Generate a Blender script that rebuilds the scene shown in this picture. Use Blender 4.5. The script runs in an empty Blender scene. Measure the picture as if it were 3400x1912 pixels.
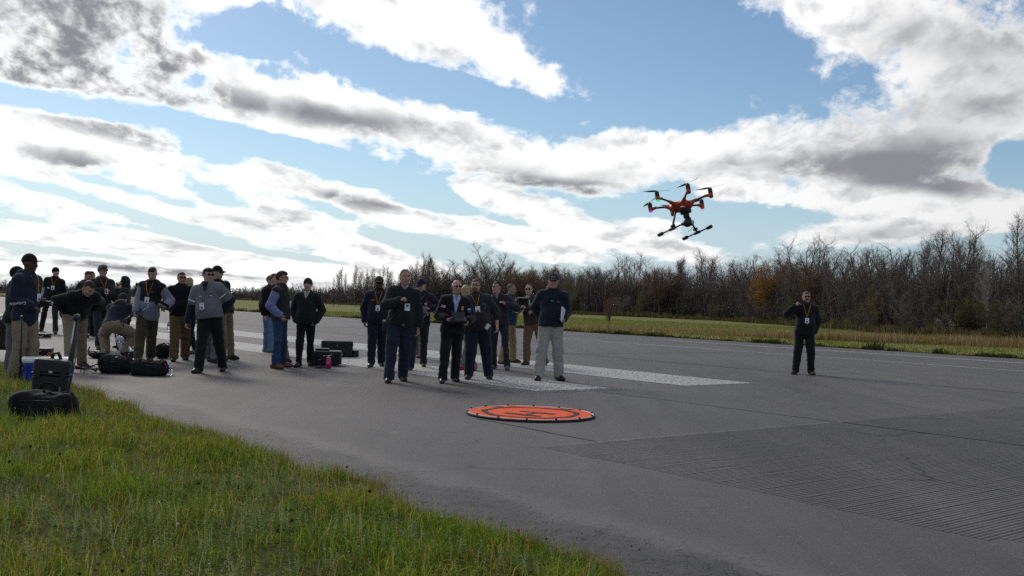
import bpy, math, random
import numpy as np
from mathutils import Vector, Matrix
from mathutils.bvhtree import BVHTree

SC = bpy.context.scene
COL = SC.collection
RNG = np.random.default_rng(7)
random.seed(7)

# ------------------------------------------------------------------ camera
W_, H_, F_ = 3400.0, 1912.0, 3273.0          # photograph size and focal length in its pixels
CAM_H = 1.30
ROLL, PITCH = math.radians(1.76), math.atan(55 / F_)
fw = np.array([0, math.cos(PITCH), math.sin(PITCH)])
_u0 = np.cross([1., 0, 0], fw)
RT = math.cos(ROLL) * np.array([1., 0, 0]) + math.sin(ROLL) * _u0
UP = -math.sin(ROLL) * np.array([1., 0, 0]) + math.cos(ROLL) * _u0
cam = bpy.data.cameras.new('camera')
cam.sensor_width = 36.0
cam.lens = 36.0 * F_ / W_
cam.clip_end = 6000
cam_o = bpy.data.objects.new('camera', cam)
COL.objects.link(cam_o)
M = Matrix(((RT[0], UP[0], -fw[0], 0), (RT[1], UP[1], -fw[1], 0), (RT[2], UP[2], -fw[2], CAM_H), (0, 0, 0, 1)))
cam_o.matrix_world = M
SC.camera = cam_o


def ray(x, y):
    d = fw + RT * (x - W_ / 2) / F_ - UP * (y - H_ / 2) / F_
    return d / np.linalg.norm(d)


def gnd(x, y, z=0.0):
    """the point of the ground seen at a place in the photograph"""
    d = ray(x, y)
    return d * ((z - CAM_H) / d[2]) + np.array([0, 0, CAM_H])


def at(x, y, Y):
    """the point seen there, Y metres out"""
    d = ray(x, y)
    return d * (Y / d[1]) + np.array([0, 0, CAM_H])


TH = math.radians(37.9)                        # the runway runs away to the left
US = np.array([-math.sin(TH), math.cos(TH), 0])
VT = np.array([math.cos(TH), math.sin(TH), 0])


def rw(s, t, z=0.0):
    return US * s + VT * t + np.array([0, 0, z])


# ------------------------------------------------------------------ light
SUN_AZ, SUN_EL = math.radians(-32), math.radians(33)
sd = Vector((math.sin(SUN_AZ) * math.cos(SUN_EL), math.cos(SUN_AZ) * math.cos(SUN_EL), math.sin(SUN_EL)))
sl = bpy.data.lights.new('sun', 'SUN')
sl.energy = 1.5
sl.angle = math.radians(18)
sl.color = (1.0, 0.91, 0.80)
so = bpy.data.objects.new('sun', sl)
so.rotation_euler = sd.to_track_quat('Z', 'Y').to_euler()
COL.objects.link(so)

SC.view_settings.view_transform = 'Standard'
SC.view_settings.look = 'None'
SC.view_settings.exposure = 0.12
SC.view_settings.gamma = 1.0
SC.view_settings.use_curve_mapping = False
SC.render.engine = 'CYCLES'
SC.cycles.max_bounces = 6
SC.cycles.diffuse_bounces = 3
SC.cycles.transparent_max_bounces = 8
SC.cycles.use_denoising = False

# ------------------------------------------------------------------ sky: Nishita blue behind cumulus rows
world = bpy.data.worlds.new('World')
SC.world = world
world.use_nodes = True
wn, wl = world.node_tree.nodes, world.node_tree.links
wn.clear()


def nd(t, **k):
    n = wn.new(t)
    for a, b in k.items():
        setattr(n, a, b)
    return n


def mth(op, a, b=None, c=None, clamp=False):
    n = nd('ShaderNodeMath', operation=op, use_clamp=clamp)
    for i, v in enumerate((a, b, c)):
        if v is None:
            continue
        if isinstance(v, (int, float)):
            n.inputs[i].default_value = v
        else:
            wl.new(v, n.inputs[i])
    return n.outputs[0]


def smooth(v, lo, hi):
    n = nd('ShaderNodeMapRange', interpolation_type='SMOOTHSTEP')
    wl.new(v, n.inputs[0])
    n.inputs[1].default_value, n.inputs[2].default_value = lo, hi
    n.inputs[3].default_value, n.inputs[4].default_value = 0, 1
    return n.outputs[0]


SKY_STRENGTH = 0.10
tc = nd('ShaderNodeTexCoord')
sep = nd('ShaderNodeSeparateXYZ')
wl.new(tc.outputs['Generated'], sep.inputs[0])
az = mth('ARCTAN2', sep.outputs[0], sep.outputs[1])
el = mth('ARCSINE', sep.outputs[2])
cmb = nd('ShaderNodeCombineXYZ')
wl.new(az, cmb.inputs[0])
wl.new(el, cmb.inputs[1])
AE = cmb.outputs[0]
# noise space: cloud rows shrink towards the horizon
el_c = mth('MAXIMUM', el, -0.02)
den = mth('ADD', el_c, 0.13)
uu = mth('MULTIPLY', az, mth('ADD', mth('DIVIDE', 0.22, den), 2.9))
vv = mth('MULTIPLY', mth('LOGARITHM', mth('ADD', el_c, 0.05), 2.718), 1.15)
cmb2 = nd('ShaderNodeCombineXYZ')
wl.new(uu, cmb2.inputs[0])
wl.new(vv, cmb2.inputs[1])


def noise(scale, detail, rough, seed, dist=0.0, up=0.0):
    n = nd('ShaderNodeTexNoise', noise_dimensions='3D')
    mp = nd('ShaderNodeMapping')
    mp.inputs['Location'].default_value = (0, up, seed)
    wl.new(cmb2.outputs[0], mp.inputs[0])
    wl.new(mp.outputs[0], n.inputs['Vector'])
    n.inputs['Scale'].default_value = scale
    n.inputs['Detail'].default_value = detail
    n.inputs['Roughness'].default_value = rough
    n.inputs['Distortion'].default_value = dist
    return n.outputs[0]


def blobs(rows, grow=1.0):
    acc = None
    for (cx, cy, rx, ry, rot, w) in rows:
        d = ray(cx * W_ / 2576, cy * W_ / 2576)
        a, e = math.atan2(d[0], d[1]), math.asin(d[2])
        k = W_ / 2576 / F_
        mp = nd('ShaderNodeMapping', vector_type='TEXTURE')
        mp.inputs['Location'].default_value = (a, e, 0)
        mp.inputs['Rotation'].default_value = (0, 0, math.radians(-rot) - ROLL * 0.9)
        mp.inputs['Scale'].default_value = (rx * k * grow, ry * k * grow, 1)
        wl.new(AE, mp.inputs[0])
        g = nd('ShaderNodeTexGradient', gradient_type='SPHERICAL')
        wl.new(mp.outputs[0], g.inputs[0])
        acc = mth('MULTIPLY', g.outputs[1], w) if acc is None else mth('MULTIPLY_ADD', g.outputs[1], w, acc)
    return acc


# where the cumulus stand in the view: centre, half axes, tilt, weight
CLOUDS = [
    (120, 130, 420, 260, 6, 1.50), (860, -20, 640, 130, 2, 1.30), (420, 20, 300, 120, 0, 0.80), (1150, 110, 420, 130, 13, 1.30), (1330, 170, 210, 60, 24, 0.70),
    (530, 150, 190, 90, 6, 0.70), (640, 260, 300, 110, 0, 1.20), (930, 300, 470, 120, 9, 1.50), (1250, 370, 330, 90, 12, 0.90),
    (1400, 440, 330, 85, 4, 1.20), (1480, 400, 240, 70, 12, 0.70), (160, 370, 380, 120, 4, 1.50), (390, 430, 170, 70, 30, 0.70), (770, 470, 370, 85, 11, 1.40), (600, 440, 140, 60, 0, 0.50),
    (170, 510, 420, 80, 8, 1.10), (480, 560, 330, 55, 10, 0.80), (780, 580, 300, 70, 12, 1.20), (620, 540, 130, 40, 0, 0.50), (250, 620, 520, 60, 5, 1.10), (620, 660, 560, 48, 5, 1.00),
    (200, 690, 460, 36, 2, 0.90), (880, 690, 330, 30, 2, 0.90), (1080, 556, 230, 38, 4, 1.10), (1320, 520, 240, 55, 13, 1.20), (1190, 485, 100, 35, 8, 0.70),
    (1330, 610, 250, 42, 8, 1.10), (1580, 605, 260, 36, 10, 1.00), (940, 630, 110, 26, 4, 0.80), (1640, 560, 110, 28, 6, 0.70),
    (1790, 385, 400, 110, -3, 1.40), (2220, 390, 420, 160, -2, 1.60), (2500, 300, 230, 120, -6, 1.30), (2380, 90, 420, 170, 6, 1.50), (2050, 10, 300, 80, 10, 1.00),
    (2500, 200, 250, 130, 6, 0.90), (1850, 485, 120, 55, 4, 0.80), (2190, 575, 340, 58, -5, 1.30), (2480, 520, 200, 60, 6, 1.00), (2100, 510, 260, 50, 2, 0.80), (2330, 480, 300, 80, 8, 0.90),
    (1490, 195, 90, 20, -10, 0.35), (2040, 175, 60, 25, 0, 0.30), (1700, 350, 260, 50, 4, 0.70),
    (1350, 520, 250, 54, 12, 0.90), (1330, 612, 260, 44, 8, 1.70), (1600, 608, 300, 44, 8, 1.80), (1000, 668, 240, 38, 3, 1.60), (2190, 578, 330, 56, -4, 0.70), (1860, 482, 150, 52, 4, 1.10), (2480, 525, 220, 60, 4, 0.70), (780, 585, 290, 55, 12, 0.50), (1080, 556, 240, 42, 4, 1.50), (1190, 482, 120, 40, 6, 1.10), (500, 700, 700, 26, 2, 0.70), (900, 685, 260, 20, 2, 0.50), (1650, 560, 130, 30, 6, 1.00), (1700, 590, 100, 18, 6, 0.70), (2330, 545, 260, 44, 0, 0.90), (620, 655, 560, 36, 5, 0.50),
    (1560, 362, 230, 60, 2, 0.8), (2150, 60, 280, 90, 8, 0.6), (1700, 400, 260, 60, 0, 0.5),
    (640, 75, 130, 70, -6, -1.60), (480, 100, 70, 45, 0, -0.70), (1640, 190, 260, 257.6, 0, -1.20), (1580, 60, 200, 120, 0, -0.80), (1130, 222, 340, 47.04, 9, -1.80), (700, 190, 100, 29.12, 6, -0.75), (500, 195, 55, 50.4, 30, -0.90),
    (110, 256, 220, 38.08, 2, -1.95), (390, 285, 160, 29.12, 8, -0.90), (790, 402, 420, 40.32, 10, -1.80), (520, 380, 110, 29.12, 10, -1.05), (1090, 505, 110, 67.2, 10, -1.35), (1560, 530, 220, 34, 6, -1.0), (1880, 550, 220, 67.2, 0, -1.20), (2555, 410, 80, 78.4, 0, -1.80),
    (110, 470, 210, 17.92, 8, -1.20), (360, 545, 300, 20.16, 10, -1.50), (230, 580, 220, 13.44, 6, -0.90), (560, 500, 120, 26.88, 20, -1.20), (560, 615, 240, 14.56, 7, -1.35), (830, 525, 160, 20.16, 12, -1.20), (1000, 600, 170, 29.12, 4, -1.35), (850, 660, 220, 11.2, 4, -1.05), (1800, 590, 160, 26, 0, -0.9), (1420, 575, 130, 14, 8, -0.5),
    (330, 300, 200, 24.64, 6, -0.90), (300, 470, 260, 15.68, 10, -0.90), (700, 350, 260, 22.4, 8, -0.75), (230, 640, 300, 10.08, 3, -0.90), (1180, 590, 120, 17.92, 4, -0.90), (1300, 478, 180, 17.92, 3, -0.90), (2080, 545, 120, 22.4, 0, -0.90),
]
GREYS = [
    (190, 150, 320, 130, 8, 3.4), (60, 170, 220, 80, 4, 1.2), (110, 22, 380, 66, 2, 2.2), (420, 10, 200, 40, 0, 0.7), (640, 268, 170, 50, 4, 1.2), (880, 300, 230, 42, 6, 1.5), (1090, 310, 250, 90, 8, 0.5),
    (200, 415, 130, 45, 8, 1.3), (480, 370, 120, 40, 0, 0.5), (840, 492, 160, 36, 6, 1.4), (640, 455, 90, 30, 0, 0.5), (1330, 445, 300, 42, 2, 1.4), (1440, 482, 170, 26, 2, 1.2),
    (2300, 408, 270, 62, 2, 1.8), (2080, 428, 200, 36, -2, 0.8), (2360, 472, 150, 30, 4, 1.5), (1830, 412, 150, 24, 0, 0.5), (2480, 265, 260, 70, -4, 1.3), (2510, 60, 230, 90, 0, 0.7), (2230, 595, 220, 28, -2, 1.2),
    (700, 605, 130, 20, 4, 1.2), (420, 605, 120, 20, 4, 0.8), (80, 625, 160, 14, 2, 1.2), (760, 570, 100, 22, 4, 0.7), (200, 660, 320, 12, 2, 1.0), (420, 685, 480, 11, 2, 1.2), (150, 712, 360, 12, 2, 1.3), (700, 705, 380, 9, 2, 1.1), (620, 640, 200, 12, 3, 0.8),
    (330, 350, 160, 40, 6, 0.9), (90, 390, 120, 40, 4, 0.6), (300, 520, 240, 22, 8, 0.9), (120, 560, 200, 16, 4, 0.9), (560, 545, 130, 18, 6, 0.8), (640, 520, 120, 16, 4, 0.9), (1700, 440, 160, 24, 0, 0.7), (1960, 400, 200, 40, 0, 0.6), (2420, 120, 260, 70, 4, 0.8), (950, 515, 140, 18, 4, 0.8), (300, 635, 340, 12, 2, 0.9), (1200, 330, 200, 40, 10, 0.5),
    (1300, 540, 150, 20, 6, 0.5), (1080, 570, 130, 14, 0, 0.6), (1600, 620, 180, 12, 6, 0.5),
]
n1 = mth('ADD', mth('MULTIPLY', noise(4.2, 10, 0.60, 3.1, 0.35), 0.6), mth('MULTIPLY', noise(13.0, 6, 0.62, 7.7, 0.2), 0.4))
n2 = noise(4.0, 7, 0.56, 11.7, 0.5)
# beyond the view the same broken cumulus deck goes on
inside = mth('MULTIPLY', smooth(mth('ABSOLUTE', az), 0.62, 0.48), smooth(el, 0.42, 0.32))
field = mth('ADD', blobs(CLOUDS), mth('MULTIPLY', mth('SUBTRACT', n1, 0.5), 4.2))
field = mth('ADD', field, mth('MULTIPLY', mth('SUBTRACT', 1.0, inside), 0.55))
field = mth('ADD', field, mth('MULTIPLY', smooth(el, 0.17, 0.05), 0.10))
alpha = smooth(field, 0.30, 1.0)
grey = mth('ADD', blobs(GREYS, 1.4), mth('MULTIPLY', mth('SUBTRACT', n2, 0.5), 1.7))
grey = mth('ADD', grey, mth('MULTIPLY', mth('SUBTRACT', 1.0, inside), 0.25))
relief = mth('SUBTRACT', noise(4.2, 6, 0.55, 3.1, 0.35, 0.055), noise(4.2, 6, 0.55, 3.1, 0.35, -0.03))   # undersides
soft = mth('MULTIPLY', smooth(mth('ADD', mth('MULTIPLY', relief, 1.15), mth('MULTIPLY', mth('SUBTRACT', n2, 0.5), 0.8)), -0.02, 0.36), 0.50)
greyf = mth('MULTIPLY', mth('MAXIMUM', smooth(mth('ADD', grey, mth('MULTIPLY', relief, 0.6)), 0.0, 1.95), soft), smooth(field, 0.5, 1.45))
sky = nd('ShaderNodeTexSky', sky_type='NISHITA', sun_disc=False)
sky.sun_elevation = SUN_EL
sky.sun_rotation = SUN_AZ
sky.air_density = 1.0
sky.dust_density = 0.3
sky.ozone_density = 1.6
# cloud light, given in the same physical units as the sky
# the deck is lit from behind: brightest round the sun, duller away from it
dotn = nd('ShaderNodeVectorMath', operation='DOT_PRODUCT')
wl.new(tc.outputs['Generated'], dotn.inputs[0])
dotn.inputs[1].default_value = tuple(sd)
glow = mth('POWER', mth('MULTIPLY_ADD', dotn.outputs['Value'], 0.5, 0.5), 4.0)
lit = nd('ShaderNodeMix', data_type='RGBA')
wl.new(glow, lit.inputs[0])
lit.inputs[6].default_value = (5.4, 5.4, 5.55, 1)
lit.inputs[7].default_value = (14.0, 13.9, 13.6, 1)
white = nd('ShaderNodeMix', data_type='RGBA')
body = mth('ADD', mth('MULTIPLY', noise(8.5, 6, 0.58, 21.3, 0.4), 1.0), mth('MULTIPLY', relief, 0.9))      # lumps and hollows of the cloud mass
lump = nd('ShaderNodeMix', data_type='RGBA', blend_type='MULTIPLY')
wl.new(mth('MULTIPLY', smooth(body, 0.45, 0.72), smooth(field, 0.45, 0.95)), lump.inputs[0])
wl.new(lit.outputs[2], lump.inputs[6])
lump.inputs[7].default_value = (0.74, 0.745, 0.76, 1)
wl.new(lump.outputs[2], white.inputs[6])
white.inputs[7].default_value = (2.35, 2.4, 2.65, 1)
wl.new(greyf, white.inputs[0])
mix = nd('ShaderNodeMix', data_type='RGBA')
wl.new(mth('MULTIPLY', alpha, 0.97), mix.inputs[0])
skyg = nd('ShaderNodeMix', data_type='RGBA', blend_type='MULTIPLY')
skyg.inputs[0].default_value = 1.0
wl.new(sky.outputs[0], skyg.inputs[6])
skyg.inputs[7].default_value = (0.72, 0.80, 0.84, 1)
hz = nd('ShaderNodeMix', data_type='RGBA')
wl.new(mth('MULTIPLY', smooth(el, 0.16, 0.0), 0.75), hz.inputs[0])
wl.new(skyg.outputs[2], hz.inputs[6])
hz.inputs[7].default_value = (4.5, 5.6, 6.9, 1)
wl.new(hz.outputs[2], mix.inputs[6])
wl.new(white.outputs[2], mix.inputs[7])
bg = nd('ShaderNodeBackground')
bg.inputs[1].default_value = SKY_STRENGTH
wl.new(mix.outputs[2], bg.inputs[0])
wo = nd('ShaderNodeOutputWorld')
wl.new(bg.outputs[0], wo.inputs[0])
world.cycles.sampling_method = 'MANUAL'
world.cycles.sample_map_resolution = 512

# ------------------------------------------------------------------ helpers
def tag(o, label=None, cat=None, group=None, kind=None):
    if label:
        o['label'] = label
    if cat:
        o['category'] = cat
    if group:
        o['group'] = group
    if kind:
        o['kind'] = kind
    return o


def empty(name, loc=(0, 0, 0), rz=0.0, label=None, cat=None, group=None, scale=1.0):
    o = bpy.data.objects.new(name, None)
    o.location = [float(c) for c in loc]
    o.rotation_euler = (0, 0, rz)
    o.scale = (scale,) * 3
    o.empty_display_size = 0.2
    COL.objects.link(o)
    return tag(o, label, cat, group)


def mesh_arr(name, V, Fq, smooth=True):
    """mesh from arrays; every face has the same number of corners"""
    V = np.asarray(V, np.float32)
    Fq = np.asarray(Fq, np.int32)
    me = bpy.data.meshes.new(name)
    n, c = Fq.shape
    me.vertices.add(len(V))
    me.vertices.foreach_set('co', V.ravel())
    me.loops.add(n * c)
    me.loops.foreach_set('vertex_index', Fq.ravel())
    me.polygons.add(n)
    me.polygons.foreach_set('loop_start', np.arange(0, n * c, c, dtype=np.int32))
    if smooth:
        me.polygons.foreach_set('use_smooth', np.ones(n, bool))
    me.update(calc_edges=True)
    return me


def link(name, me, mat=None, parent=None):
    o = bpy.data.objects.new(name, me)
    COL.objects.link(o)
    if mat is not None and not me.materials:
        me.materials.append(mat)
    if parent is not None:
        o.parent = parent
    return o


def rotm(ax, ang):
    return np.array(Matrix.Rotation(ang, 3, ax))


def basis(d):
    d = np.asarray(d, float)
    d = d / (np.linalg.norm(d) + 1e-12)
    a = np.array([0, 0, 1.]) if abs(d[2]) < 0.9 else np.array([1., 0, 0])
    x = np.cross(a, d)
    x /= np.linalg.norm(x)
    return x, np.cross(d, x), d


class MB:
    """collects simple solids and links them as one mesh object"""

    def __init__(s):
        s.v, s.f, s.sm = [], [], []

    def add(s, V, Fs, smooth=False):
        o = sum(len(a) for a in s.v)
        s.v.append(np.asarray(V, float))
        s.f += [tuple(int(i) + o for i in q) for q in Fs]
        s.sm += [smooth] * len(Fs)
        return s

    def box(s, c, size, R=None, bev=0.0, taper=1.0):
        x, y, z = [a / 2 for a in size]
        if bev <= 0:
            V = np.array([(i * x * (taper if k < 0 else 1), j * y * (taper if k < 0 else 1), k * z) for k in (-1, 1) for j in (-1, 1) for i in (-1, 1)])
            Fs = [(0, 2, 3, 1), (4, 5, 7, 6), (0, 1, 5, 4), (2, 6, 7, 3), (0, 4, 6, 2), (1, 3, 7, 5)]
            sm = False
        else:
            # rounded box: three rings of a rounded rectangle per edge
            b = min(bev, x * .99, y * .99, z * .99)
            rings, V, Fs = [], [], []
            cor = [(1, 1, 0), (-1, 1, 90), (-1, -1, 180), (1, -1, 270)]
            prof = [(-z, -b * .999), (-z + b * .3, -b * .29), (-z + b, 0), (z - b, 0), (z - b * .3, -b * .29), (z, -b * .999)]
            for (zz, off) in prof:
                ring = []
                tp = taper if zz < 0 else 1
                for (sx, sy, a0) in cor:
                    for a in (0, 30, 60, 90):
                        an = math.radians(a0 + a)
                        r = b + off
                        ring.append(((sx * (x - b) + r * math.cos(an)) * tp, (sy * (y - b) + r * math.sin(an)) * tp, zz))
                V += ring
            n = 16
            for k in range(5):
                for i in range(n):
                    j = (i + 1) % n
                    Fs.append((k * n + i, k * n + j, (k + 1) * n + j, (k + 1) * n + i))
            Fs.append(tuple(range(n - 1, -1, -1)))
            Fs.append(tuple(5 * n + i for i in range(n)))
            V = np.array(V)
            sm = False
        if R is not None:
            V = V @ np.asarray(R).T
        return s.add(V + np.asarray(c), Fs, sm)

    def tube(s, pts, r, n=8, cap=True, flat=1.0):
        pts = [np.asarray(p, float) for p in pts]
        rs = r if hasattr(r, '__len__') else [r] * len(pts)
        V, Fs = [], []
        x = None
        for i, p in enumerate(pts):
            d = pts[min(i + 1, len(pts) - 1)] - pts[max(i - 1, 0)]
            d = d / (np.linalg.norm(d) + 1e-12)
            if x is None:
                x, y, _ = basis(d)
            else:
                x = x - d * (x @ d)
                x /= np.linalg.norm(x) + 1e-12
                y = np.cross(d, x)
            for k in range(n):
                a = 2 * math.pi * k / n
                V.append(p + rs[i] * (math.cos(a) * x + flat * math.sin(a) * y))
        for i in range(len(pts) - 1):
            for k in range(n):
                j = (k + 1) % n
                Fs.append((i * n + k, i * n + j, (i + 1) * n + j, (i + 1) * n + k))
        if cap:
            Fs.append(tuple(range(n - 1, -1, -1)))
            Fs.append(tuple((len(pts) - 1) * n + k for k in range(n)))
        return s.add(V, Fs, True)

    def lathe(s, prof, n=16, c=(0, 0, 0), R=None):
        """prof: (radius, z) from bottom to top"""
        V, Fs = [], []
        for (r, z) in prof:
            for k in range(n):
                a = 2 * math.pi * k / n
                V.append((r * math.cos(a), r * math.sin(a), z))
        for i in range(len(prof) - 1):
            for k in range(n):
                j = (k + 1) % n
                Fs.append((i * n + k, i * n + j, (i + 1) * n + j, (i + 1) * n + k))
        Fs.append(tuple(range(n - 1, -1, -1)))
        Fs.append(tuple((len(prof) - 1) * n + k for k in range(n)))
        V = np.array(V)
        if R is not None:
            V = V @ np.asarray(R).T
        return s.add(V + np.asarray(c), Fs, True)

    def ell(s, c, r, R=None, nu=12, nv=8):
        prof = [(math.cos(a), math.sin(a)) for a in np.linspace(-math.pi / 2 + .02, math.pi / 2 - .02, nv)]
        V, Fs = [], []
        for (q, z) in prof:
            for k in range(nu):
                a = 2 * math.pi * k / nu
                V.append((q * math.cos(a) * r[0], q * math.sin(a) * r[1], z * r[2]))
        for i in range(nv - 1):
            for k in range(nu):
                j = (k + 1) % nu
                Fs.append((i * nu + k, i * nu + j, (i + 1) * nu + j, (i + 1) * nu + k))
        Fs.append(tuple(range(nu - 1, -1, -1)))
        Fs.append(tuple((nv - 1) * nu + k for k in range(nu)))
        V = np.array(V)
        if R is not None:
            V = V @ np.asarray(R).T
        return s.add(V + np.asarray(c), Fs, True)

    def poly(s, pts, z0, z1, R=None, c=(0, 0, 0)):
        """an outline in x,y made solid between z0 and z1 (counter-clockwise)"""
        n = len(pts)
        V = np.array([(p[0], p[1], z0) for p in pts] + [(p[0], p[1], z1) for p in pts], float)
        Fs = [tuple(range(n - 1, -1, -1)), tuple(range(n, 2 * n))]
        Fs += [(i, (i + 1) % n, n + (i + 1) % n, n + i) for i in range(n)]
        if R is not None:
            V = V @ np.asarray(R).T
        return s.add(V + np.asarray(c), Fs, False)

    def mesh(s, name):
        me = bpy.data.meshes.new(name)
        me.from_pydata(np.concatenate(s.v).tolist(), [], s.f)
        me.polygons.foreach_set('use_smooth', np.array(s.sm, bool))
        me.update()
        return me

    def build(s, name, mat, parent=None, label=None):
        o = link(name, s.mesh(name), mat, parent)
        if label:
            o['label'] = label
        return o


# ------------------------------------------------------------------ materials
MATS = {}


def mat(name, col, rough=0.7, spec=0.3, var=0.15, scale=20.0, bump=0.0, bscale=200.0, metal=0.0, emit=None, sheen=0.0, trans=0.0, alpha=1.0, coat=0.0, rnd=0.0, ior=1.45, dark=None):
    """a plain procedural material: base colour broken up by noise, optional fine relief"""
    if name in MATS:
        return MATS[name]
    m = bpy.data.materials.new(name)
    m.use_nodes = True
    nt = m.node_tree
    b = nt.nodes['Principled BSDF']
    b.inputs['Roughness'].default_value = rough
    b.inputs['Specular IOR Level'].default_value = spec
    b.inputs['Metallic'].default_value = metal
    b.inputs['IOR'].default_value = ior
    if sheen:
        b.inputs['Sheen Weight'].default_value = sheen
        b.inputs['Sheen Roughness'].default_value = 0.5
    if coat:
        b.inputs['Coat Weight'].default_value = coat
    if trans:
        b.inputs['Transmission Weight'].default_value = trans
    if alpha < 1:
        b.inputs['Alpha'].default_value = alpha
    if emit:
        b.inputs['Emission Color'].default_value = (*emit[:3], 1)
        b.inputs['Emission Strength'].default_value = emit[3]
    tcn = nt.nodes.new('ShaderNodeTexCoord')
    nz = nt.nodes.new('ShaderNodeTexNoise')
    nz.inputs['Scale'].default_value = scale
    nz.inputs['Detail'].default_value = 4
    nt.links.new(tcn.outputs['Object'], nz.inputs['Vector'])
    cr = nt.nodes.new('ShaderNodeValToRGB')
    c = np.array(col[:3])
    lo = np.array(dark) if dark is not None else c * (1 - var)
    cr.color_ramp.elements[0].position = 0.3
    cr.color_ramp.elements[1].position = 0.7
    cr.color_ramp.elements[0].color = (*lo, 1)
    cr.color_ramp.elements[1].color = (*np.minimum(c * (1 + var), 1), 1)
    nt.links.new(nz.outputs[0], cr.inputs[0])
    out = cr.outputs[0]
    if rnd:
        oi = nt.nodes.new('ShaderNodeObjectInfo')
        hs = nt.nodes.new('ShaderNodeHueSaturation')
        mr = nt.nodes.new('ShaderNodeMapRange')
        mr.inputs[3].default_value, mr.inputs[4].default_value = 1 - rnd, 1 + rnd
        nt.links.new(oi.outputs['Random'], mr.inputs[0])
        nt.links.new(mr.outputs[0], hs.inputs['Value'])
        nt.links.new(out, hs.inputs['Color'])
        out = hs.outputs[0]
    nt.links.new(out, b.inputs['Base Color'])
    if bump:
        n2_ = nt.nodes.new('ShaderNodeTexNoise')
        n2_.inputs['Scale'].default_value = bscale
        n2_.inputs['Detail'].default_value = 3
        nt.links.new(tcn.outputs['Object'], n2_.inputs['Vector'])
        bp = nt.nodes.new('ShaderNodeBump')
        bp.inputs['Strength'].default_value = bump
        bp.inputs['Distance'].default_value = 0.01
        nt.links.new(n2_.outputs[0], bp.inputs['Height'])
        nt.links.new(bp.outputs[0], b.inputs['Normal'])
    MATS[name] = m
    return m


def attr_mat(name, rough=0.6, spec=0.25, trans=0.0, attr='tint'):
    """colour from the tint each leaf or blade carries"""
    m = bpy.data.materials.new(name)
    m.use_nodes = True
    nt = m.node_tree
    b = nt.nodes['Principled BSDF']
    a = nt.nodes.new('ShaderNodeAttribute')
    a.attribute_name = attr
    nt.links.new(a.outputs['Color'], b.inputs['Base Color'])
    b.inputs['Roughness'].default_value = rough
    b.inputs['Specular IOR Level'].default_value = spec
    if trans:
        tr = nt.nodes.new('ShaderNodeBsdfTranslucent')
        mx = nt.nodes.new('ShaderNodeMixShader')
        mx.inputs[0].default_value = trans
        nt.links.new(a.outputs['Color'], tr.inputs[0])
        nt.links.new(b.outputs[0], mx.inputs[1])
        nt.links.new(tr.outputs[0], mx.inputs[2])
        nt.links.new(mx.outputs[0], nt.nodes['Material Output'].inputs[0])
    return m


def tint(me, cols):
    a = me.attributes.new('tint', 'FLOAT_COLOR', 'POINT')
    c = np.ones((len(me.vertices), 4), np.float32)
    c[:, :3] = cols
    a.data.foreach_set('color', c.ravel())


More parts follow.
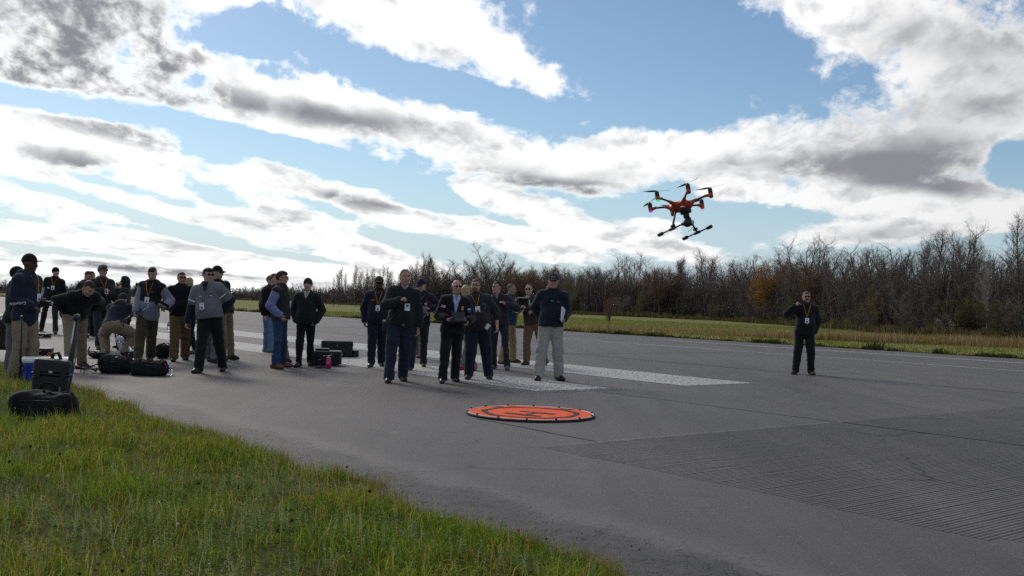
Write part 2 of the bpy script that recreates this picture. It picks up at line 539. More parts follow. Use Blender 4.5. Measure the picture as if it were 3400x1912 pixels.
# ------------------------------------------------------------------ smooth solids: distance fields turned into quads
class Sdf:
    def __init__(s, h):
        s.h, s.p = h, []

    def _a(s, fn, lo, hi, k, mode):
        s.p.append((fn, np.array(lo, float), np.array(hi, float), k, mode))
        return s

    def ell(s, c, r, R=None, k=0.02, mode='u'):
        c, r = np.asarray(c, float), np.asarray(r, float)
        Rm = None if R is None else np.asarray(R, float)

        def fn(P):
            q = P - c
            if Rm is not None:
                q = q @ Rm
            k0 = np.sqrt(((q / r) ** 2).sum(-1))
            k1 = np.sqrt(((q / r ** 2) ** 2).sum(-1)) + 1e-9
            return k0 * (k0 - 1) / k1
        m = r.max() if Rm is not None else r
        return s._a(fn, c - m, c + m, k, mode)

    def cone(s, a, b, ra, rb, k=0.02, mode='u', flat=None):
        a, b = np.asarray(a, float), np.asarray(b, float)
        ba = b - a
        L2 = ba @ ba + 1e-12

        def fn(P):
            pa = P - a
            t = np.clip((pa @ ba) / L2, 0, 1)
            q = pa - t[..., None] * ba
            if flat is not None:
                n, f = flat
                q = q + (q @ n)[..., None] * n * (1 / f - 1)
            return np.sqrt((q ** 2).sum(-1)) - (ra + (rb - ra) * t)
        return s._a(fn, np.minimum(a - ra, b - rb), np.maximum(a + ra, b + rb), k, mode)

    def rbox(s, c, half, r, R=None, k=0.02, mode='u'):
        c, half = np.asarray(c, float), np.asarray(half, float)

        def fn(P):
            q = P - c
            if R is not None:
                q = q @ R
            q = np.abs(q) - (half - r)
            return np.sqrt((np.maximum(q, 0) ** 2).sum(-1)) + np.minimum(q.max(-1), 0) - r
        m = np.full(3, half.max() * 1.3) if R is not None else half
        return s._a(fn, c - m, c + m, k, mode)

    def fn(s, f, lo, hi, k=0.0, mode='x'):
        return s._a(f, lo, hi, k, mode)

    def mesh(s, noise=None, smooth_it=0):
        h = s.h
        pos = [p for p in s.p if p[4] == 'u']
        lo = np.min([p[1] for p in pos], 0) - 2.5 * h
        hi = np.max([p[2] for p in pos], 0) + 2.5 * h
        n = np.ceil((hi - lo) / h).astype(int) + 1
        ax = [lo[i] + h * np.arange(n[i]) for i in range(3)]
        D = np.full(n, 0.5, np.float64)
        for (f, l, u, k, mode) in s.p:
            mg = 2 * h + k
            i0 = np.maximum(np.floor((l - mg - lo) / h).astype(int), 0)
            i1 = np.minimum(np.ceil((u + mg - lo) / h).astype(int) + 1, n)
            if np.any(i1 <= i0):
                continue
            sl_ = tuple(slice(a, b) for a, b in zip(i0, i1))
            P = np.stack(np.meshgrid(*[ax[i][sl_[i]] for i in range(3)], indexing='ij'), -1)
            d = f(P)
            A = D[sl_]
            if mode == 'u':
                if k > 0:
                    hh = np.maximum(k - np.abs(A - d), 0) / k
                    D[sl_] = np.minimum(A, d) - hh * hh * k * .25
                else:
                    D[sl_] = np.minimum(A, d)
            elif mode == 's':          # take away
                if k > 0:
                    hh = np.maximum(k - np.abs(A + d), 0) / k
                    D[sl_] = np.maximum(A, -d) + hh * hh * k * .25
                else:
                    D[sl_] = np.maximum(A, -d)
            else:                       # keep what is inside
                D[sl_] = np.maximum(A, d)
        if noise is not None:
            P = np.stack(np.meshgrid(*ax, indexing='ij'), -1)
            band = np.abs(D) < 4 * h
            D[band] += noise(P[band])
        return nets(D, lo, h)


def nets(D, lo, h):
    ins = D < 0
    c = np.zeros(np.array(D.shape) - 1, np.int8)
    off = [(i, j, k) for i in (0, 1) for j in (0, 1) for k in (0, 1)]
    sh = c.shape
    for (i, j, k) in off:
        c += ins[i:i + sh[0], j:j + sh[1], k:k + sh[2]]
    act = (c > 0) & (c < 8)
    I = np.argwhere(act)
    if len(I) == 0:
        return np.zeros((0, 3)), np.zeros((0, 4), int)
    vals = {o: D[I[:, 0] + o[0], I[:, 1] + o[1], I[:, 2] + o[2]] for o in off}
    S = np.zeros((len(I), 3))
    N = np.zeros(len(I))
    for a in off:
        for axi in range(3):
            if a[axi] == 0:
                b = list(a)
                b[axi] = 1
                b = tuple(b)
                va, vb = vals[a], vals[b]
                m = (va < 0) != (vb < 0)
                t = np.where(m, va / np.where(m, va - vb, 1), 0)
                p = np.array(a, float)[None] + t[:, None] * (np.array(b) - np.array(a))[None]
                S += p * m[:, None]
                N += m
    V = lo + h * (I + S / N[:, None])
    vid = np.full(sh, -1, np.int64)
    vid[act] = np.arange(len(I))
    Q = []
    for axi in range(3):
        s0 = [slice(None)] * 3
        s1 = [slice(None)] * 3
        s0[axi], s1[axi] = slice(0, -1), slice(1, None)
        A, B = ins[tuple(s0)], ins[tuple(s1)]
        E = np.argwhere(A != B)
        o1, o2 = (axi + 1) % 3, (axi + 2) % 3
        E = E[(E[:, o1] > 0) & (E[:, o2] > 0) & (E[:, o1] < D.shape[o1] - 1) & (E[:, o2] < D.shape[o2] - 1)]
        flip = A[E[:, 0], E[:, 1], E[:, 2]]

        def at_(d1, d2):
            q = E.copy()
            q[:, o1] += d1
            q[:, o2] += d2
            return vid[q[:, 0], q[:, 1], q[:, 2]]
        q = np.stack([at_(-1, -1), at_(0, -1), at_(0, 0), at_(-1, 0)], 1)
        q[~flip] = q[~flip][:, ::-1]
        Q.append(q)
    Q = np.concatenate(Q)
    return V, Q[(Q >= 0).all(1)]


def sdf_obj(name, s, m, parent, noise=None):
    V, Q = s.mesh(noise)
    if len(Q) == 0:
        return None
    return link(name, mesh_arr(name, V, Q), m, parent)

# ------------------------------------------------------------------ ground materials
def ground_mat(name, kind):
    m = bpy.data.materials.new(name)
    m.use_nodes = True
    nt = m.node_tree
    N, L = nt.nodes, nt.links
    b = N['Principled BSDF']
    tcn = N.new('ShaderNodeTexCoord')
    P = tcn.outputs['Object']

    def nz(scale, detail=4, rough=.55, vec=P, sc=None):
        v = vec
        if sc is not None:
            mp = N.new('ShaderNodeMapping')
            mp.inputs['Scale'].default_value = sc
            mp.inputs['Rotation'].default_value = (0, 0, -TH)
            L.new(P, mp.inputs[0])
            v = mp.outputs[0]
        n = N.new('ShaderNodeTexNoise')
        n.inputs['Scale'].default_value = scale
        n.inputs['Detail'].default_value = detail
        n.inputs['Roughness'].default_value = rough
        L.new(v, n.inputs['Vector'])
        return n.outputs[0]

    def ramp(v, stops):
        r = N.new('ShaderNodeValToRGB')
        while len(r.color_ramp.elements) < len(stops):
            r.color_ramp.elements.new(0.5)
        for e, (p, c) in zip(r.color_ramp.elements, stops):
            e.position = p
            e.color = (*(c if hasattr(c, '__len__') else (c, c, c)), 1)
        L.new(v, r.inputs[0])
        return r.outputs[0]

    def mx(f, a, b_, mode='MIX'):
        n = N.new('ShaderNodeMix')
        n.data_type = 'RGBA'
        n.blend_type = mode
        if isinstance(f, float):
            n.inputs[0].default_value = f
        else:
            L.new(f, n.inputs[0])
        for i, v in ((6, a), (7, b_)):
            if hasattr(v, '__len__'):
                n.inputs[i].default_value = (*v, 1)
            else:
                L.new(v, n.inputs[i])
        return n.outputs[2]

    def mt(op, a, b_=None, clamp=False):
        n = N.new('ShaderNodeMath')
        n.operation = op
        n.use_clamp = clamp
        for i, v in enumerate((a, b_)):
            if v is None:
                continue
            if isinstance(v, (int, float)):
                n.inputs[i].default_value = v
            else:
                L.new(v, n.inputs[i])
        return n.outputs[0]

    def dotp(vec):
        n = N.new('ShaderNodeVectorMath')
        n.operation = 'DOT_PRODUCT'
        L.new(P, n.inputs[0])
        n.inputs[1].default_value = tuple(vec)
        return n.outputs['Value']

    def sm(v, lo, hi):
        n = N.new('ShaderNodeMapRange')
        n.interpolation_type = 'SMOOTHSTEP'
        L.new(v, n.inputs[0])
        n.inputs[1].default_value, n.inputs[2].default_value = lo, hi
        return n.outputs[0]

    if kind in ('asphalt', 'paint', 'wornpaint'):
        big = nz(0.35, 5)
        streak = nz(1.0, 6, .6, sc=(2.2, 0.07, 1))
        fine = nz(70, 3, .7)
        grit = nz(190, 2, .6)
        base = ramp(big, [(.3, (.083, .074, .071)), (.7, (.113, .102, .097))])
        base = mx(.55, base, ramp(streak, [(.32, (.072, .064, .062)), (.68, (.126, .114, .109))]))
        base = mx(1.0, base, ramp(fine, [(.30, .62), (.52, 1.0), (.75, 1.35)]), 'MULTIPLY')
        vo = N.new('ShaderNodeTexVoronoi')
        vo.inputs['Scale'].default_value = 95
        L.new(P, vo.inputs['Vector'])
        peb = N.new('ShaderNodeSeparateColor')
        L.new(vo.outputs['Color'], peb.inputs[0])
        pale = mt('MULTIPLY', sm(peb.outputs[0], .93, .97), sm(vo.outputs['Distance'], .42, .30))
        base = mx(pale, base, (.24, .225, .21))
        # cracked, earth-stained strip along the near edge
        t = mt('ADD', dotp(VT), mt('MULTIPLY', mt('SUBTRACT', nz(1.3, 4), .5), .55))
        edge = sm(t, 4.15, 3.75)
        base = mx(mt('MULTIPLY', edge, .80), base, ramp(nz(6, 5), [(.3, (.030, .028, .028)), (.7, (.075, .068, .064))]))
        lip = mt('MULTIPLY', sm(t, 3.95, 4.12), sm(t, 4.42, 4.16))
        base = mx(mt('MULTIPLY', lip, .4), base, (.17, .155, .145))
        cr = N.new('ShaderNodeTexVoronoi')
        cr.feature = 'DISTANCE_TO_EDGE'
        mp = N.new('ShaderNodeMapping')
        mp.inputs['Rotation'].default_value = (0, 0, -TH)
        mp.inputs['Scale'].default_value = (15, 6.0, 1)
        dis = N.new('ShaderNodeMix')
        dis.data_type = 'RGBA'
        dis.blend_type = 'LINEAR_LIGHT'
        dis.inputs[0].default_value = .12
        ncol = N.new('ShaderNodeTexNoise')
        ncol.inputs['Scale'].default_value = 5
        L.new(P, ncol.inputs['Vector'])
        L.new(P, dis.inputs[6])
        L.new(ncol.outputs['Color'], dis.inputs[7])
        L.new(dis.outputs[2], mp.inputs[0])
        L.new(mp.outputs[0], cr.inputs['Vector'])
        cr.inputs['Scale'].default_value = 1.0
        crk = mt('MULTIPLY', sm(cr.outputs['Distance'], .05, .0), sm(t, 4.45, 3.75))
        base = mx(mt('MULTIPLY', crk, .92), base, (.012, .011, .011))
        # a few long hairline cracks and broad stains
        lc = N.new('ShaderNodeTexVoronoi')
        lc.feature = 'DISTANCE_TO_EDGE'
        lc.inputs['Scale'].default_value = .22
        L.new(dis.outputs[2], lc.inputs['Vector'])
        hair = mt('MULTIPLY', sm(lc.outputs['Distance'], .006, .001), sm(nz(.5, 3), .46, .60))
        base = mx(mt('MULTIPLY', hair, .75), base, (.02, .018, .018))
        base = mx(1.0, base, ramp(nz(.16, 5, .6), [(.36, .80), (.5, 1.0), (.64, 1.16)]), 'MULTIPLY')
        base = mx(mt('MULTIPLY', sm(nz(.8, 6, .65), .60, .72), .35), base, (.045, .041, .040))
        if kind != 'asphalt':
            # weathered marking paint: the stone shows through in scratches across the runway's length
            wear = nz(9, 7, .68, sc=(3.0, .5, 1))
            fine2 = nz(60, 3, .7)
            k = mt('ADD', mt('MULTIPLY', wear, .85), mt('MULTIPLY', fine2, .28))
            lo = .44 if kind == 'paint' else .50
            pm = sm(k, lo, lo + .16)
            base = mx(mt('MULTIPLY', pm, .9 if kind == 'paint' else .8), base, ramp(big, [(.3, (.44, .43, .41)), (.7, (.56, .545, .52))]))
        L.new(base, b.inputs['Base Color'])
        b.inputs['Roughness'].default_value = .68
        b.inputs['Specular IOR Level'].default_value = .32
        bp = N.new('ShaderNodeBump')
        bp.inputs['Strength'].default_value = .35
        bp.inputs['Distance'].default_value = .006
        hgt = mt('ADD', mt('MULTIPLY', fine, .6), mt('MULTIPLY', grit, .5))
        hgt = mt('SUBTRACT', hgt, mt('MULTIPLY', crk, 1.5))
        L.new(hgt, bp.inputs['Height'])
        L.new(bp.outputs[0], b.inputs['Normal'])
    else:
        if kind == 'verge':
            c = ramp(nz(3, 6), [(.3, (.05, .048, .018)), (.55, (.07, .08, .02)), (.75, (.11, .09, .04))])
        elif kind == 'field':
            big = nz(.12, 4)
            c = ramp(big, [(.3, (.18, .185, .045)), (.5, (.16, .195, .042)), (.7, (.22, .195, .06))])
            c = mx(.6, c, ramp(nz(1.2, 6, .7), [(.3, (.12, .12, .038)), (.7, (.27, .24, .085))]))
            t = dotp(VT)
            sy = mt('ADD', t, mt('MULTIPLY', mt('SUBTRACT', nz(.05, 3), .5), 14))
            c = mx(mt('MULTIPLY', sm(sy, 46, 36), .55), c, (.26, .20, .08))
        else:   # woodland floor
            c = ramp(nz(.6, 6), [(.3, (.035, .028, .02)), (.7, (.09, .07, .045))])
        L.new(c, b.inputs['Base Color'])
        b.inputs['Roughness'].default_value = .95
        b.inputs['Specular IOR Level'].default_value = .1
        bp = N.new('ShaderNodeBump')
        bp.inputs['Strength'].default_value = .6
        bp.inputs['Distance'].default_value = .05
        L.new(nz(25, 4), bp.inputs['Height'])
        L.new(bp.outputs[0], b.inputs['Normal'])
    return m


ASPHALT = ground_mat('weathered_asphalt', 'asphalt')
PAINT = ground_mat('weathered_white_paint', 'paint')
WORN = ground_mat('thin_white_paint', 'wornpaint')
VERGE = ground_mat('verge_soil', 'verge')
FIELD = ground_mat('field_grass', 'field')
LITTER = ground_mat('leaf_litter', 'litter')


def sheet(name, st, z, m, kind=None, parent=None):
    V = np.array([rw(s, t, z) for s, t in st])
    me = bpy.data.meshes.new(name)
    me.from_pydata(V.tolist(), [], [tuple(range(len(V)))])
    me.update()
    o = link(name, me, m, parent)
    if kind:
        o['kind'] = kind
    return o


# the wide land under everything, out to the horizon
g = 3500
me = mesh_arr('ground', [(-g, -g, -.06), (g, -g, -.06), (g, g, -.06), (-g, g, -.06)], [(0, 1, 2, 3)], False)
tag(link('ground', me, FIELD), kind='structure')
# the runway slab, its near edge ragged
NOI = RNG.normal(size=4000)


def n1d(x, sc, seed=0):
    x = np.asarray(x, float) / sc + 517.3 + seed * 71.7
    i = np.floor(x).astype(int)
    f = x - i
    f = f * f * (3 - 2 * f)
    return NOI[i % 4000] * (1 - f) + NOI[(i + 1) % 4000] * f


def n2d(x, y, sc, seed=0):
    x, y = np.asarray(x, float) / sc + 200.1, np.asarray(y, float) / sc + 300.7
    i, j = np.floor(x).astype(int), np.floor(y).astype(int)
    fx, fy = x - i, y - j
    fx, fy = fx * fx * (3 - 2 * fx), fy * fy * (3 - 2 * fy)
    h = lambda a, b: NOI[(a * 57 + b * 131 + seed * 17) % 4000]
    return (h(i, j) * (1 - fx) + h(i + 1, j) * fx) * (1 - fy) + (h(i, j + 1) * (1 - fx) + h(i + 1, j + 1) * fx) * fy


def edge_t(s):
    return 3.40 + .10 * n1d(s, .9) + .06 * n1d(s, .3, 1) + .03 * n1d(s, .1, 2)


G_T0, G_T1, G_S0, G_S1 = 5.86, 17.9, -6.0, 6.94      # where the slab is grooved
ss = np.concatenate([np.arange(-40, 60, .12), np.arange(60, 700, 10)])
near = [(s, float(edge_t(s))) for s in ss]
far = [(s, 33.85 + .05 * float(n1d(s, 1.3, 4))) for s in ss[::-4]]
runway = sheet('runway', near + far, 0.0, ASPHALT, 'structure')
# saw-cut grooves across the runway: ridges with narrow cuts between them, ends stepping out in batches
pitch, cut, z1, z0 = .040, .0048, .0055, .0012
V, Fq = [], []
step_t = {}
for k, s in enumerate(np.arange(G_S0, G_S1, pitch)):
    bidx = int(k // 17)
    if bidx not in step_t:
        step_t[bidx] = (float(RNG.uniform(-.10, .14)), float(RNG.uniform(-.05, .05)))
    ta = G_T0 + step_t[bidx][0] + .004 * float(RNG.normal())
    tb = G_T1 + step_t[bidx][1]
    n = 16
    tt = np.linspace(ta, tb, n)
    jit = .0022 * n1d(tt, .5, k % 9)
    o = len(V)
    # ridge top between this cut and the next, walls into the cut
    for i, t in enumerate(tt):
        j = jit[i]
        zz = z1 if 0 < i < n - 1 else z0
        V += [rw(s + j, t, z0), rw(s + j + .0016, t, zz), rw(s + pitch - cut + j, t, zz), rw(s + pitch - cut + .0016 + j, t, z0)]
    for i in range(n - 1):
        for q in range(3):
            a = o + i * 4 + q
            Fq.append((a, a + 4, a + 5, a + 1))
grooves = link('grooved_paving', mesh_arr('grooved_paving', V, Fq, False), ASPHALT, runway)
grooves['kind'] = 'stuff'
# painted marks, each a thin sheet
for (s0, s1, t0, t1) in ((11.52, 57, 9.50, 11.07), (11.48, 57, 12.72, 14.58)):
    sheet('painted_stripe', [(s0, t0), (s1, t0), (s1, t1), (s0, t1)], .004, PAINT, parent=runway)
sheet('painted_line', [(-30, 25.74), (95, 25.74), (95, 25.92), (-30, 25.92)], .004, PAINT, parent=runway)
sheet('painted_line', [(-30, 30.3), (28.5, 30.3), (28.5, 30.95), (-30, 30.95)], .004, WORN, parent=runway)
sheet('painted_line', [(20.74, 6.6), (20.79, 6.6), (20.79, 9.5), (20.74, 9.5)], .004, WORN, parent=runway)
sheet('painted_line', [(6.965, 6.2), (6.975, 6.2), (6.975, 11.2), (6.965, 11.2)], .0082, WORN, parent=runway)
sheet('painted_line', [(11.3, 9.2), (11.34, 9.2), (11.34, 11.2), (11.3, 11.2)], .004, WORN, parent=runway)
# sealed joints between paving lanes
SEAL = mat('joint_sealant', (.022, .021, .021), rough=.75, var=.5, scale=3)


def joint(t, s0, s1, w, lvl=.0045, along=True, m=None):
    n = max(int((s1 - s0) / .6), 4)
    q = np.linspace(s0, s1, n)
    c = t + .012 * n1d(q, .8, int(t * 3)) + .01 * n1d(q, 3, 5)
    ww = w * (.75 + .3 * np.abs(n1d(q, .5, 6)))
    V, Fq = [], []
    for i in range(n):
        a, b = (q[i], c[i] - ww[i] / 2), (q[i], c[i] + ww[i] / 2)
        if not along:
            a, b = a[::-1], b[::-1]
        V += [rw(*a, lvl), rw(*b, lvl)]
    for i in range(n - 1):
        Fq.append((2 * i, 2 * i + 2, 2 * i + 3, 2 * i + 1))
    return link('joint', mesh_arr('joint', V, Fq, False), m or SEAL, runway)


joint(10.47, -25, 6.9, .035, .0088)
joint(10.46, 6.9, 11.3, .022)
joint(10.47, 57, 200, .03)
joint(18.0, -25, 260, .05, .0075)
joint(22.1, 30, 160, .03, .0055)
joint(29.0, -25, 70, .03)
joint(20.25, 11, 30, .035, .0062, along=False)
joint(18.9, 3.6, 9.4, .015, along=False)
joint(6.55, 7.0, 9.0, .02)

# ------------------------------------------------------------------ near verge
vs, vt = np.meshgrid(np.arange(-6, 30, .25), np.concatenate([np.arange(-14, 2.5, .5), np.arange(2.5, 3.45, .08)]), indexing='ij')
ve = edge_t(vs)
tt = np.where(vt > 2.5, 2.5 + (vt - 2.5) / .93 * (ve + .02 - 2.5), vt)


def verge_z(s, t):
    e = edge_t(s)
    return np.clip((e - t) * .16, 0, .055) + .028 * n2d(s, t, .55) * np.clip((e - t) * 2, 0, 1) + .001


VV = US[None, None] * vs[..., None] + VT[None, None] * tt[..., None]
VV[..., 2] = verge_z(vs, tt)
n0, n1_ = vs.shape
ii = np.arange(n0 * n1_).reshape(n0, n1_)
FF = np.stack([ii[:-1, :-1], ii[1:, :-1], ii[1:, 1:], ii[:-1, 1:]], -1).reshape(-1, 4)
tag(link('verge', mesh_arr('verge', VV.reshape(-1, 3), FF), VERGE), kind='structure')


def in_view(P, mx=60, my=120):
    q = P - np.array([0, 0, CAM_H])
    dz = q @ fw
    x = W_ / 2 + F_ * (q @ RT) / dz
    y = H_ / 2 - F_ * (q @ UP) / dz
    return (dz > .3) & (x > -mx * 6) & (x < W_ + mx * 4) & (y < H_ + my * 6)


def blades(name, P, hgt, wid, col, mat_, bend=.5, kind='stuff', seg=2, parent=None, lean=None):
    """thin bent blades standing at P"""
    n = len(P)
    yaw = RNG.uniform(0, 2 * np.pi, n)
    dx, dy = np.cos(yaw), np.sin(yaw)
    by = RNG.uniform(0, 2 * np.pi, n)
    bd = bend * np.abs(RNG.normal(.5, .4, n)) * hgt
    bx, byy = np.cos(by) * bd, np.sin(by) * bd
    if lean is not None:
        bx, byy = bx + lean[0] * hgt, byy + lean[1] * hgt
    w = wid / 2
    z0_ = P[:, 2] - .01
    v = np.zeros((n, 5, 3))
    v[:, 0] = np.stack([P[:, 0] - dx * w, P[:, 1] - dy * w, z0_], 1)
    v[:, 1] = np.stack([P[:, 0] + dx * w, P[:, 1] + dy * w, z0_], 1)
    mxx, myy = P[:, 0] + bx * .32, P[:, 1] + byy * .32
    v[:, 2] = np.stack([mxx - dx * w * .8, myy - dy * w * .8, P[:, 2] + hgt * .6], 1)
    v[:, 3] = np.stack([mxx + dx * w * .8, myy + dy * w * .8, P[:, 2] + hgt * .6], 1)
    hz = np.sqrt(np.maximum(1 - (np.hypot(bx, byy) / np.maximum(hgt, 1e-6)) ** 2 * .6, .15))
    v[:, 4] = np.stack([P[:, 0] + bx, P[:, 1] + byy, P[:, 2] + hgt * hz], 1)
    b = np.arange(n)[:, None] * 5
    F = np.concatenate([b + [0, 1, 3], b + [0, 3, 2], b + [2, 3, 4]])
    me = mesh_arr(name, v.reshape(-1, 3), F, False)
    tint(me, np.repeat(col, 5, 0))
    o = link(name, me, mat_, parent)
    return tag(o, kind=kind)


GRASS = attr_mat('grass_blade', .85, .03, .4)


def rand_verge(n, dens_pow=1.0):
    s = RNG.uniform(1.6, 22, n)
    e = edge_t(s)
    t = e + .05 - RNG.uniform(0, 1, n) ** 1.15 * 7.5
    P = US[None] * s[:, None] + VT[None] * t[:, None]
    ok = in_view(P) & (P[:, 1] > 3.6)
    s, t, P = s[ok], t[ok], P[ok]
    # thin out with distance: what is small in the view needs fewer blades
    keep = RNG.uniform(size=len(s)) < np.clip((7.5 / P[:, 1]) ** 1.1, .25, 1)
    s, t, P = s[keep], t[keep], P[keep]
    P[:, 2] = verge_z(s, t)
    return s, t, P, (edge_t(s) - t)


PAL = np.array([(.180, .235, .020), (.125, .185, .018), (.240, .270, .028), (.300, .265, .040), (.360, .270, .060), (.230, .165, .050), (.090, .150, .018)])
s, t, P, de = rand_verge(250000)
patch = n2d(s, t, .45, 3)
patch2 = n2d(s, t, .18, 4)
dry = n2d(s, t, .9, 8)
hg = np.clip(.060 + .055 * patch + .036 * patch2 + .022 * RNG.normal(size=len(s)) + .045 * (RNG.uniform(size=len(s)) < .08), .02, .24)
hg *= np.clip(de / .15, .35, 1)
lush = hg > .075
ci = np.where(RNG.uniform(size=len(s)) < np.clip(.19 + .20 * dry, .03, .7), RNG.choice([3, 4, 5], len(s), p=[.5, .3, .2]), RNG.choice([0, 1, 2, 6], len(s), p=[.35, .3, .2, .15]))
col = 1.2 * PAL[ci] * RNG.uniform(.65, 1.35, (len(s), 1)) * (1 + .10 * patch[:, None])
blades('grass', P, hg, RNG.uniform(.003, .0075, len(s)), np.clip(col, 0, 1), GRASS, bend=1.5)
# long pale stems and straw lying over
s, t, P, de = rand_verge(6000)
col = np.array([(.46, .40, .20), (.36, .33, .16), (.48, .28, .07), (.34, .36, .10)])[RNG.integers(0, 4, len(s))]
blades('dry_grass_stems', P, RNG.uniform(.08, .24, len(s)), RNG.uniform(.002, .0045, len(s)), col, GRASS, bend=1.3)
# ragged tufts creeping over the paving edge
s = RNG.uniform(2.2, 24, 16000)
t = edge_t(s) + RNG.normal(-.02, .05, len(s)) + .09 * np.maximum(n1d(s, .45, 9), 0)
P = US[None] * s[:, None] + VT[None] * t[:, None]
P[:, 2] = verge_z(s, t)
col = PAL[RNG.choice([0, 1, 3, 4, 5], len(s))] * RNG.uniform(.7, 1.2, (len(s), 1))
blades('edge_grass', P, RNG.uniform(.02, .10, len(s)) * (1 + .6 * np.maximum(n1d(s, .4, 9), 0)), RNG.uniform(.002, .004, len(s)), col, GRASS, bend=.9)


def sprigs(name, P, hgt, nleaf, ll, lw, cols, droop=.25):
    """upright weeds with small paired leaves up the stem"""
    n = len(P)
    N = n * nleaf
    h = np.repeat(hgt, nleaf)
    lvl = np.tile((np.arange(nleaf) + 1) / nleaf, n)
    ax = RNG.normal(0, .18, (n, 2))
    axr = np.repeat(ax, nleaf, 0)
    B = np.repeat(P, nleaf, 0).copy()
    B[:, :2] += axr * (h * lvl)[:, None]
    B[:, 2] += h * lvl
    a = RNG.uniform(0, 2 * np.pi, N)
    L = ll * (1.15 - .75 * lvl) * RNG.uniform(.7, 1.3, N)
    d = np.stack([np.cos(a), np.sin(a), RNG.uniform(-droop, .5, N)], 1)
    d /= np.linalg.norm(d, axis=1)[:, None]
    sx = np.stack([-np.sin(a), np.cos(a), np.zeros(N)], 1)
    w = lw * L / ll
    v = np.stack([B, B + d * (L * .5)[:, None] + sx * w[:, None], B + d * L[:, None], B + d * (L * .5)[:, None] - sx * w[:, None]], 1)
    b = np.arange(N)[:, None] * 4
    F = np.concatenate([b + [0, 1, 2], b + [0, 2, 3]])
    stem = np.stack([P + [.0015, 0, -.01], P - [.0015, 0, .01], P + np.c_[ax * hgt[:, None], hgt]], 1)
    o = N * 4
    F = np.concatenate([F, o + np.arange(n)[:, None] * 3 + [0, 1, 2]])
    me = mesh_arr(name, np.concatenate([v.reshape(-1, 3), stem.reshape(-1, 3)]), F, False)
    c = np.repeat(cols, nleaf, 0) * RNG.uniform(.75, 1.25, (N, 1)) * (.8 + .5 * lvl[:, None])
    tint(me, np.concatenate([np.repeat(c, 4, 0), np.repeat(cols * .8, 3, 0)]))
    return tag(link(name, me, GRASS), kind='stuff')


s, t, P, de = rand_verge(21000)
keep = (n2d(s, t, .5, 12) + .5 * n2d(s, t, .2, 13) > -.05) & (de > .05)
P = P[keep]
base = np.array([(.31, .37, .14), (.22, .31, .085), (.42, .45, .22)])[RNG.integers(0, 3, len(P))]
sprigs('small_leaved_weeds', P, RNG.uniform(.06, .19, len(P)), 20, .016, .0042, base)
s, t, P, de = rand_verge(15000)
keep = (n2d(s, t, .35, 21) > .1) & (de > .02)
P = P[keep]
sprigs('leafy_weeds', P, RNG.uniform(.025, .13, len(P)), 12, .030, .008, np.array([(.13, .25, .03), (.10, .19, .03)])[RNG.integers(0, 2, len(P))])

# clover heads, brown seed heads and a few fallen leaves
s, t, P, de = rand_verge(420)
V, Fq, C = [], [], []
for i in range(len(P)):
    if de[i] < .1:
        continue
    hgt = RNG.uniform(.07, .16)
    c = [(.42, .16, .34), (.09, .04, .03), (.09, .04, .03), (.60, .55, .45), (.65, .45, .03)][RNG.integers(0, 5)]
    r_ = RNG.uniform(.007, .013)
    o_ = len(V)
    b_ = P[i] + np.array([0, 0, hgt])
    for d_ in ((1, 0, 0), (0, 1, 0), (-1, 0, 0), (0, -1, 0), (0, 0, 1.1), (0, 0, -1)):
        V.append(b_ + np.array(d_) * r_)
    Fq += [(o_, o_ + 1, o_ + 4), (o_ + 1, o_ + 2, o_ + 4), (o_ + 2, o_ + 3, o_ + 4), (o_ + 3, o_, o_ + 4), (o_ + 1, o_, o_ + 5), (o_ + 2, o_ + 1, o_ + 5), (o_ + 3, o_ + 2, o_ + 5), (o_, o_ + 3, o_ + 5)]
    C += [c] * 6
    V += [P[i] + [.0018, 0, 0], P[i] - [.0018, 0, 0], b_]
    Fq.append((o_ + 6, o_ + 7, o_ + 8))
    C += [(.12, .16, .04)] * 3
me = mesh_arr('flower_heads', V, Fq, True)
tint(me, np.array(C))
tag(link('flower_heads', me, GRASS), kind='stuff')
# grit and crumbs of stone along the paving edge
s = RNG.uniform(2.5, 22, 3000)
t = edge_t(s) + np.abs(RNG.normal(0, .22, len(s))) + .02
P = US[None] * s[:, None] + VT[None] * t[:, None]
z_ = RNG.uniform(.0015, .0045, len(s)) * (1 + 1.0 * (RNG.uniform(size=len(s)) < .08))
D4 = np.array([(1, 0, 0), (0, 1, 0), (-1, 0, 0), (0, -1, 0), (0, 0, .9)])
V = (P[:, None] + D4[None] * z_[:, None, None] * RNG.uniform(.6, 1.3, (len(s), 5, 1)))
F5 = np.arange(len(s))[:, None] * 5
me = mesh_arr('edge_grit', V.reshape(-1, 3), np.concatenate([F5 + [0, 1, 4], F5 + [1, 2, 4], F5 + [2, 3, 4], F5 + [3, 0, 4]]), False)
tint(me, np.repeat(np.array([(.11, .10, .09), (.17, .155, .14), (.08, .07, .06), (.20, .14, .07)])[RNG.integers(0, 4, len(s))], 5, 0))
tag(link('edge_grit', me, GRASS), kind='stuff')

# ------------------------------------------------------------------ the field beyond the runway
s = RNG.uniform(5, 230, 26000) ** 1.0
s = 5 + (s - 5) * RNG.uniform(0, 1, len(s)) ** .7
t = 33.8 + np.abs(RNG.normal(0, .45, len(s))) + .25 * np.maximum(n1d(s, 1.4, 31), 0)
P = US[None] * s[:, None] + VT[None] * t[:, None]
P[:, 2] = -.02
hh = np.clip(.10 + .10 * n1d(s, .9, 33) + .06 * n1d(s, .3, 34), .03, .45) * RNG.uniform(.6, 1.3, len(s))
col = np.array([(.045, .060, .014), (.065, .070, .020), (.095, .080, .030), (.035, .048, .013)])[RNG.integers(0, 4, len(s))]
blades('edge_weeds', P, hh, RNG.uniform(.02, .05, len(s)), col, GRASS, bend=.6)
